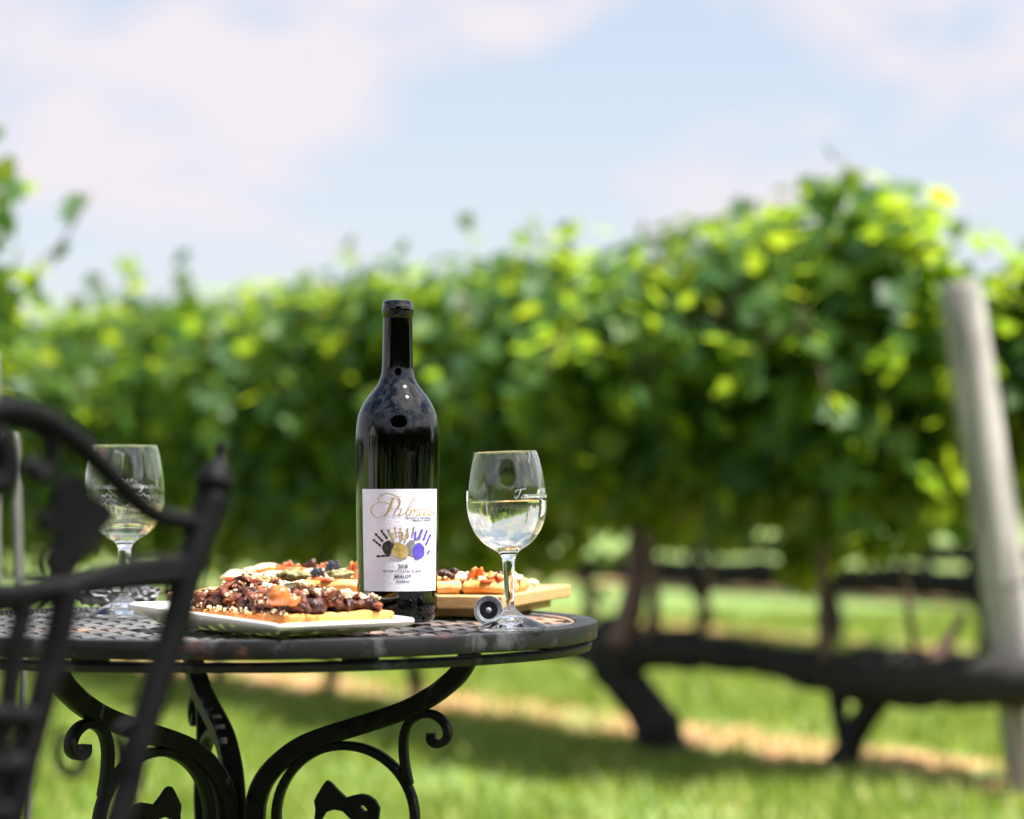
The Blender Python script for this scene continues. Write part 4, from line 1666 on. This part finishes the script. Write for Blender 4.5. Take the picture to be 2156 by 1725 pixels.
def apx(px, b):
    """distance along the board's front edge of the spot seen at picture column px, b behind that edge"""
    u = (px - 1078) / F
    return (C0.x + side.x * b - u * (C0.y + side.y * b)) / (u * leftd.y - leftd.x)


PIECES = [
    ('flatbread piece with a dark fig and red jam beside the bottle label', [(.046, .012), (.112, .010), (.114, .115), (.048, .12)], 51),
    ('flatbread piece with an upright orange curl of ham behind the glass stem', [(.003, .018), (.043, .013), (.045, .12), (.006, .125)], 52),
    ('flatbread piece with two shiny blackberries between the toasts and the bottle', [(.146, .010), (.216, .012), (.216, .12), (.147, .118)], 53),
    ('flatbread piece with a pink ham fold behind the dark toasts', [(.222, .014), (.290, .030), (.295, .125), (.222, .124)], 54),
]
TOPH = .0125
for lb_, poly, sd_ in PIECES:
    cx = sum(a for a, _ in poly) / 4
    cy = sum(b for _, b in poly) / 4
    org = borg + bpt(cx, cy, BZ)
    t = empty('flatbread', org, label=lb_, cat='flatbread', group='flatbread pieces on the wooden board')
    random.seed(sd_)
    slab_piece(spline(poly, 9, closed=True) if False else densify(poly, 9), TOPH, sd_, 'bread', M['crust'], t, org)
    a0, a1 = min(p[0] for p in poly) + .006, max(p[0] for p in poly) - .006
    b0, b1 = min(p[1] for p in poly) + .006, max(p[1] for p in poly) - .006

    def at(a, b, z):
        return bpt(a, b, BZ + z) + borg - org
    m = MB()
    for k in range(16):
        m.blob(at(random.uniform(a0, a1), random.uniform(b0 + .008, b1), TOPH + random.uniform(0, .003)), (random.uniform(.008, .013), random.uniform(.007, .011), random.uniform(.002, .0045)), .4, 110, 2, None, k)
    if sd_ in (53, 54):
        for k in range(10):
            m.blob(at(random.uniform(a0, a1), random.uniform(b0 + .035, b1), TOPH + random.uniform(.001, .008)), (random.uniform(.012, .018), random.uniform(.009, .013), random.uniform(.003, .006)), .35, 90, 2, None, k + 70)
    m.obj('melted_cheese', M['cheese'], t)
    m = MB()
    for k in range(9):
        m.blob(at(random.uniform(a0, a1), random.uniform(b0, b0 + .02), TOPH + .0004), (random.uniform(.006, .010), random.uniform(.005, .007), .0022), .4, 120, 2, None, k + 30)
    m.obj('red_jam', M['jam'], t)
    def add_ham(c, ln, wd, ht, az, sd2, mt='ham'):
        m = MB()
        ham(m, c, ln, wd, ht, az, sd2)
        o = m.obj('ham_slice', M[mt], t)
        md = o.modifiers.new('thick', 'SOLIDIFY')
        md.thickness = .0009

    def see(px, y, b):
        """spot over the piece seen at a picture point, b behind the board's front edge"""
        a = apx(px, b)
        Y = (C0 + leftd * a + side * b).y
        return P(px, y, Y) - org
    for k in range({51: 2, 52: 3, 53: 2, 54: 3}[sd_]):
        a = random.uniform(a0 + .006, a1 - .006)
        b = random.uniform(b0 + .012, b1 - .02)
        add_ham(at(a, b, TOPH - .001), random.uniform(.022, .034), .007, random.uniform(.005, .009), random.uniform(-.6, .6), k + sd_)
    if sd_ == 52:
        add_ham(see(1003, 1229, .024), .017, .005, .0155, .2, 2.0)
        add_ham(see(1030, 1227, .034), .026, .008, .0085, .1, 4.0)
        add_ham(see(1043, 1228, .022), .020, .006, .0075, -.2, 1.3)
    if sd_ == 54:
        add_ham(see(606, 1207, .075), .026, .007, .0105, .1, 1.0, 'pink_ham')
        add_ham(see(590, 1204, .07), .050, .008, .005, .1, 3.0)
        add_ham(see(640, 1218, .05), .018, .006, .006, .3, 2.2)
    if sd_ == 53:
        add_ham(see(742, 1222, .022), .012, .006, .018, .3, 2.0)
        add_ham(see(685, 1202, .09), .016, .005, .008, .1, 2.6)
    if sd_ == 51:
        add_ham(see(932, 1229, .022), .022, .006, .005, .1, 2.0)
    figs = {51: [(938, 1210, .024, (.0105, .0042, .0044), -14), (955, 1203, .028, (.0055, .0042, .0036), 8)], 52: [(1053, 1209, .04, (.004, .003, .0028), 0)],
            53: [(652, 1190, .085, (.0085, .0042, .0045), 38), (728, 1205, .06, (.0065, .004, .0028), -20)], 54: [(603, 1204, .055, (.0105, .004, .003), 8)]}[sd_]
    for k, (px, y, b, rad, tl_) in enumerate(figs):
        m = MB()
        m.blob(see(px, y, b), rad, .3, 160, 3, rotm(0, R(-tl_), R(-4)), k + sd_)
        m.obj('dried_fig', M['fig'], t)
    if sd_ == 53:
        for k, (px, y, b, rr) in enumerate(((701, 1199, .055, .0080), (668, 1213, .03, .0078))):
            m = MB()
            berry(m, see(px, y, b), rr, k)
            m.obj('blackberry', M['berry'], t)
        random.seed(99)
    m = MB()
    for k in range(40):
        m.blob(at(random.uniform(a0, a1), random.uniform(b0, b1), TOPH + random.uniform(.001, .006)), (.0018, .0016, .0014), .5, 400, 1, None, k)
    tag(m.obj('cheese_crumbs', M['cheese'], t), kind='stuff')

for k, (x, y, s_, lb_) in enumerate(((991, 1249, .0050, 'large pale cheese crumb lying before the flatbread near the bottle'),
                                     (1030, 1246, .0030, 'small cheese crumb on the board between the stopper and flatbread'),
                                     (1112, 1238, .0056, 'lone thick lump of cheese on the bare board end past the glass stem'),
                                     (723, 1246, .0022, 'tiny cheese crumb on the board edge just before the bottle'))):
    a, b = board_at(x, y)
    b = max(b, .006)
    org = borg + bpt(a, b, BZ)
    m = MB()
    random.seed(k)
    for _ in range(5):
        m.blob(Vector((random.gauss(0, s_ * .55), random.gauss(0, s_ * .4), s_ * random.uniform(.5, .85))), (s_ * .75, s_ * .65, s_ * .6), .45, .9 / s_, 2, None, _)
    zmin = min(v[2] for v in m.v)
    m.v = [(v[0], v[1], v[2] - zmin + .0003) for v in m.v]
    o = m.obj('cheese_crumb', M['cheese'])
    o.location = org
    tag(o, lb_, 'cheese crumb', 'cheese crumbs on the board')

# ------------------------------------------------------------------ bottle stopper leaning on the glass foot
SY = 2.288
sr = 31.5 * SY / F
so = Vector(((1029.5 - 1078) / F * SY, SY, ON + sr * 1.0))
stop = empty('bottle_stopper', so, label='round grey rubber bottle stopper standing on its edge by the glass stem', cat='bottle stopper')
stop.rotation_euler = (R(90 - 8), 0, R(-8))
m = MB()
pr = [(0, -.020), (.0070, -.020), (.0080, -.012), (.0080, -.004), (sr * .94, -.003), (sr, -.001), (sr, .003), (sr * .97, .0042), (sr * .90, .0042), (sr * .86, .0032), (sr * .82, .0042), (sr * .64, .0036), (sr * .60, .0022)]
m.lathe(pr, 64)
o = m.obj('stopper_disc', M['rubber'], stop)
shade_auto(o, 40)
m = MB()
m.lathe([(sr * .605, .0024), (sr * .57, -.0002), (sr * .2, -.0012), (0, -.0012)], 64)
m.obj('stopper_dish', M['rubber_dark'], stop)
m = MB()
m.lathe([(sr * .21, -.0013), (sr * .21, .0022), (sr * .17, .0034), (0, .0036)], 32)
m.obj('stopper_button', M['rubber'], stop)
for q in (R(15), R(105), R(195), R(285)):
    m = MB()
    c = Vector((sr * .45 * math.cos(q), sr * .45 * math.sin(q), -.0003))
    m.lathe([(sr * .065, 0), (sr * .06, .0006), (0, .0007)], 16, O=c)
    m.obj('pin_hole', M['print_black'], stop)

# ------------------------------------------------------------------ crumpled foil behind the empty glass
fo = Vector(((244 - 1078) / F * 2.56, 2.56, ON))
m = MB()
for k, (dx, dy, r) in enumerate(((-.018, .0, (.020, .012, .010)), (.006, .004, (.017, .013, .016)), (.026, .008, (.015, .010, .011)))):
    vs0, fs0 = ICO[3]
    vs = []
    for p in vs0:
        q = Vector((p.x * r[0], p.y * r[1], p.z * r[2]))
        c = Vector((dx, dy, r[2] * .8))
        f = 1 + .55 * abs(mnoise.noise((q + c) * 130)) - .5 * abs(mnoise.noise((q + c) * 260 + Vector((3, 1, k)))) + .2 * mnoise.cell(((q + c) * 300))
        vs.append(c + q * f)
    m.add(vs, fs0)
zmin = min(v[2] for v in m.v)
m.v = [(v[0], v[1], v[2] - zmin + .0003) for v in m.v]
o = m.obj('crumpled_foil', M['foil'], smooth=False)
o.location = fo
tag(o, 'crumpled dark foil wrapper lying behind the empty glass', 'foil')

# ------------------------------------------------------------------ iron chair in front, back towards us
XR, YR = 466, 1.47                # picture x of the turned knob and its distance
YL = 1.35                         # distance of the chair back at the picture's edge


def CH(x, y):
    """a point of the chair back's upright plane seen at a picture point"""
    x0, x1 = (0 - 1078) / F * YL, (XR - 1078) / F * YR
    u = (x - 1078) / F
    # plane through (x0,YL) and (x1,YR)
    s = (YR - YL) / (x1 - x0)
    Yd = (YL - s * x0) / (1 - s * u)
    return P(x, y, Yd)


def z3(x, y):
    return CH(x * .3232, 836.4 + y * .3232)


def z5(x, y):
    return CH(x * .2874, 1332 + y * .2874)


c0 = (CH(-150, 1200))
pl = CH(400, 1200) - CH(0, 1200)
pl.z = 0
pl.normalize()        # along the back, to the right
pn = Vector((-pl.y, pl.x, 0))                           # from the back towards the seat
chair = empty('iron_chair', (c0.x, c0.y, 0), label='black iron garden chair with an arched scroll back standing before the table', cat='chair')
co = Vector((c0.x, c0.y, 0))


def CC(l):
    return [q - co for q in l]


def ctube(m, pts, rad, sub=6, n=10):
    if not hasattr(rad, '__len__'):
        rad = [rad] * len(pts)
    p = spline([(*q, r * 1.0) for q, r in zip(pts, rad)], sub)
    m.tube([q[:3] for q in p], [q[3] for q in p], n)


def mirror(pts):
    """mirror across the chair's own centre line"""
    o_ = []
    for q in pts:
        d = q.dot(pl)
        o_.append(q - pl * (2 * d))
    return o_


stile = CC([z3(1392, 640), z3(1340, 800), z3(1270, 1000), z3(1210, 1200), z3(1165, 1400), z3(1110, 1600)] + [z5(985, 900), z5(905, 1250)])
low = stile[-1]
stile += [low + (low - stile[-3]).normalized() * .12]
foot = stile[-1]
stile += [Vector((foot.x, foot.y, foot.z - .12)) - pn * .01, Vector((foot.x, foot.y, .2)) - pn * .03, Vector((foot.x, foot.y, .0)) - pn * .05]
srad = [.0095, .0093, .0093, .0093, .0091, .0089, .0086, .0084, .0078, .0085, .0085, .0085]
fin = CC([z3(1455, 285), z3(1452, 310), z3(1446, 350), z3(1438, 385), z3(1425, 440), z3(1408, 510), z3(1400, 560), z3(1396, 610), z3(1390, 660)])
frad = [.0008, .0034, .0040, .0036, .0060, .0100, .0112, .0098, .0082]
arch = CC([z3(-420, 300), z3(-300, 190), z3(-150, 110), z3(0, 85), z3(150, 100), z3(290, 150), z3(420, 235), z3(550, 340), z3(680, 465), z3(800, 590), z3(900, 690), z3(1000, 762), z3(1100, 795), z3(1210, 812), z3(1330, 855)])
arad = [.0076] * 3 + [.0076, .0075, .0074, .0071, .0066, .0062, .0059, .0058, .0058, .0059, .0061, .0064]
rail = CC([z3(-420, 1290), z3(-200, 1280), z3(0, 1285), z3(250, 1262), z3(500, 1232), z3(750, 1200), z3(1000, 1178), z3(1220, 1150)])
rail2 = CC([z3(-420, 1350), z3(0, 1350), z3(250, 1310), z3(450, 1220), z3(700, 1140), z3(950, 1100), z3(1240, 1085)])
panel = CC([z3(445, 1240), z3(420, 1350)] + [z5(395, 180), z5(330, 400), z5(265, 650), z5(195, 900), z5(125, 1180), z5(60, 1460)])
panel2 = CC([z3(150, 1300), z3(150, 1400)] + [z5(110, 120), z5(75, 400), z5(40, 650), z5(-10, 900), z5(-60, 1180), z5(-110, 1460)])
tie = [CC([z5(-400, 600), z5(-100, 610), z5(60, 615), z5(270, 640)]), CC([z5(-420, 985), z5(-100, 985), z5(40, 985), z5(180, 960)]), CC([z5(-420, 1330), z5(-100, 1330), z5(100, 1330)])]
scr = CC([z3(-40, 160), z3(60, 160), z3(200, 190), z3(310, 270), z3(345, 370), z3(325, 470), z3(265, 520), z3(205, 500), z3(195, 450), z3(240, 430)])
scr2 = CC([z3(-60, 230), z3(-20, 300), z3(20, 400), z3(10, 520), z3(-40, 600)])
low_scr = CC([z5(1010, 720), z5(900, 700), z5(830, 740), z5(890, 880), z5(860, 1000), z5(720, 1080), z5(600, 1060)]) if False else CC([z5(985, 640), z5(880, 690), z5(850, 760), z5(870, 860), z5(880, 960), z5(900, 1100)])
curl_b = CC([z5(470, 720), z5(432, 800), z5(420, 880), z5(438, 970), z5(500, 1035), z5(575, 1020), z5(620, 950), z5(600, 890)])

m = MB()
ctube(m, stile, srad, 5, 12)
ctube(m, fin, frad, 4, 9)
m.obj('stile', M['chair_iron'], chair)
m = MB()
ctube(m, mirror(stile), srad, 5, 12)
ctube(m, mirror(fin), frad, 4, 9)
m.obj('stile', M['chair_iron'], chair)
m = MB()
half = [q for q in arch if q.dot(pl) > .004]
harad = arad[-len(half):]
full = mirror(half)[::-1] + half
ctube(m, full, harad[::-1] + harad, 5, 12)
m.obj('top_arch', M['chair_iron'], chair)
m = MB()
for r_, w_ in ((rail, .0068), (rail2, .0058)):
    h_ = [q for q in r_ if q.dot(pl) > .004]
    ctube(m, mirror(h_)[::-1] + h_, w_, 4, 10)
m.obj('back_rail', M['chair_iron'], chair)
for p_ in (panel, panel2):
    for pp in (p_, mirror(p_)):
        m = MB()
        ctube(m, pp, .0084 if p_ is panel else .0064, 4, 10)
        m.obj('back_bar', M['chair_iron'], chair)
for p_ in tie:
    m = MB()
    h_ = [q for q in p_ if q.dot(pl) > .004]
    ctube(m, mirror(h_)[::-1] + h_, .0078, 4, 10)
    m.obj('cross_tie', M['chair_iron'], chair)
for p_, w_ in ((scr, .0046), (scr2, .0085), (curl_b, .0030), (low_scr, .0028)):
    for pp in (p_, mirror(p_)):
        m = MB()
        ctube(m, pp, w_, 6, 9)
        m.obj('scroll', M['chair_iron'], chair)
# cast leaf ornament standing on the rail
lo = [z3(*q) - co for q in ((352, 640), (372, 570), (410, 528), (455, 518), (510, 540), (560, 575), (590, 640), (640, 662), (690, 690), (738, 758), (700, 830), (650, 880), (625, 950), (590, 1010), (520, 1060), (470, 1120), (440, 1230), (360, 1240), (330, 1150), (292, 1080), (315, 1000), (362, 945), (345, 885), (280, 872), (262, 800), (295, 755), (345, 740))]
for mir in (0, 1):
    pts = [(q.dot(pl) * (-1 if mir else 1), q.z) for q in lo]
    off = sum(q.dot(pn) for q in lo) / len(lo)
    me = plate_mesh(pts if not mir else pts[::-1], [], .0065, pn * off, pl, Z, pn)
    link('leaf_ornament', me, M['chair_iron'], chair, smooth=False)
# seat and front legs
hw = abs(foot.dot(pl))
m = MB()
sz_ = .45
pts = []
for a, b in ((-hw, .0), (-hw * 1.15, .2), (-hw * 1.1, .38), (0, .43), (hw * 1.1, .38), (hw * 1.15, .2), (hw, .0)):
    pts.append(pl * a + pn * b + Vector((0, 0, sz_)))
ctube(m, pts + [pts[0]], .008, 6, 10)
m.obj('seat_frame', M['chair_iron'], chair)
m = MB()
for k in range(-6, 7):
    a = k / 6.5 * hw * 1.05
    m.tube([pl * a + Vector((0, 0, sz_)), pl * a * 1.05 + pn * .2 + Vector((0, 0, sz_ - .006)), pl * a * 1.0 + pn * (.42 - .06 * abs(k) / 6) + Vector((0, 0, sz_))], .0045, 6)
for k in range(1, 8):
    b = k * .05
    m.tube([pl * (-hw * 1.1) + pn * b + Vector((0, 0, sz_ - .004)), pl * (hw * 1.1) + pn * b + Vector((0, 0, sz_ - .004))], .004, 6)
m.obj('seat_lattice', M['chair_iron'], chair)
for a in (-1, 1):
    m = MB()
    ctube(m, [pl * (a * hw * 1.08) + pn * .36 + Vector((0, 0, sz_)), pl * (a * hw * 1.12) + pn * .39 + Vector((0, 0, .3)), pl * (a * hw * 1.08) + pn * .37 + Vector((0, 0, .12)), pl * (a * hw * 1.15) + pn * .42 + Vector((0, 0, 0))], .009, 5, 10)
    m.obj('leg', M['chair_iron'], chair)
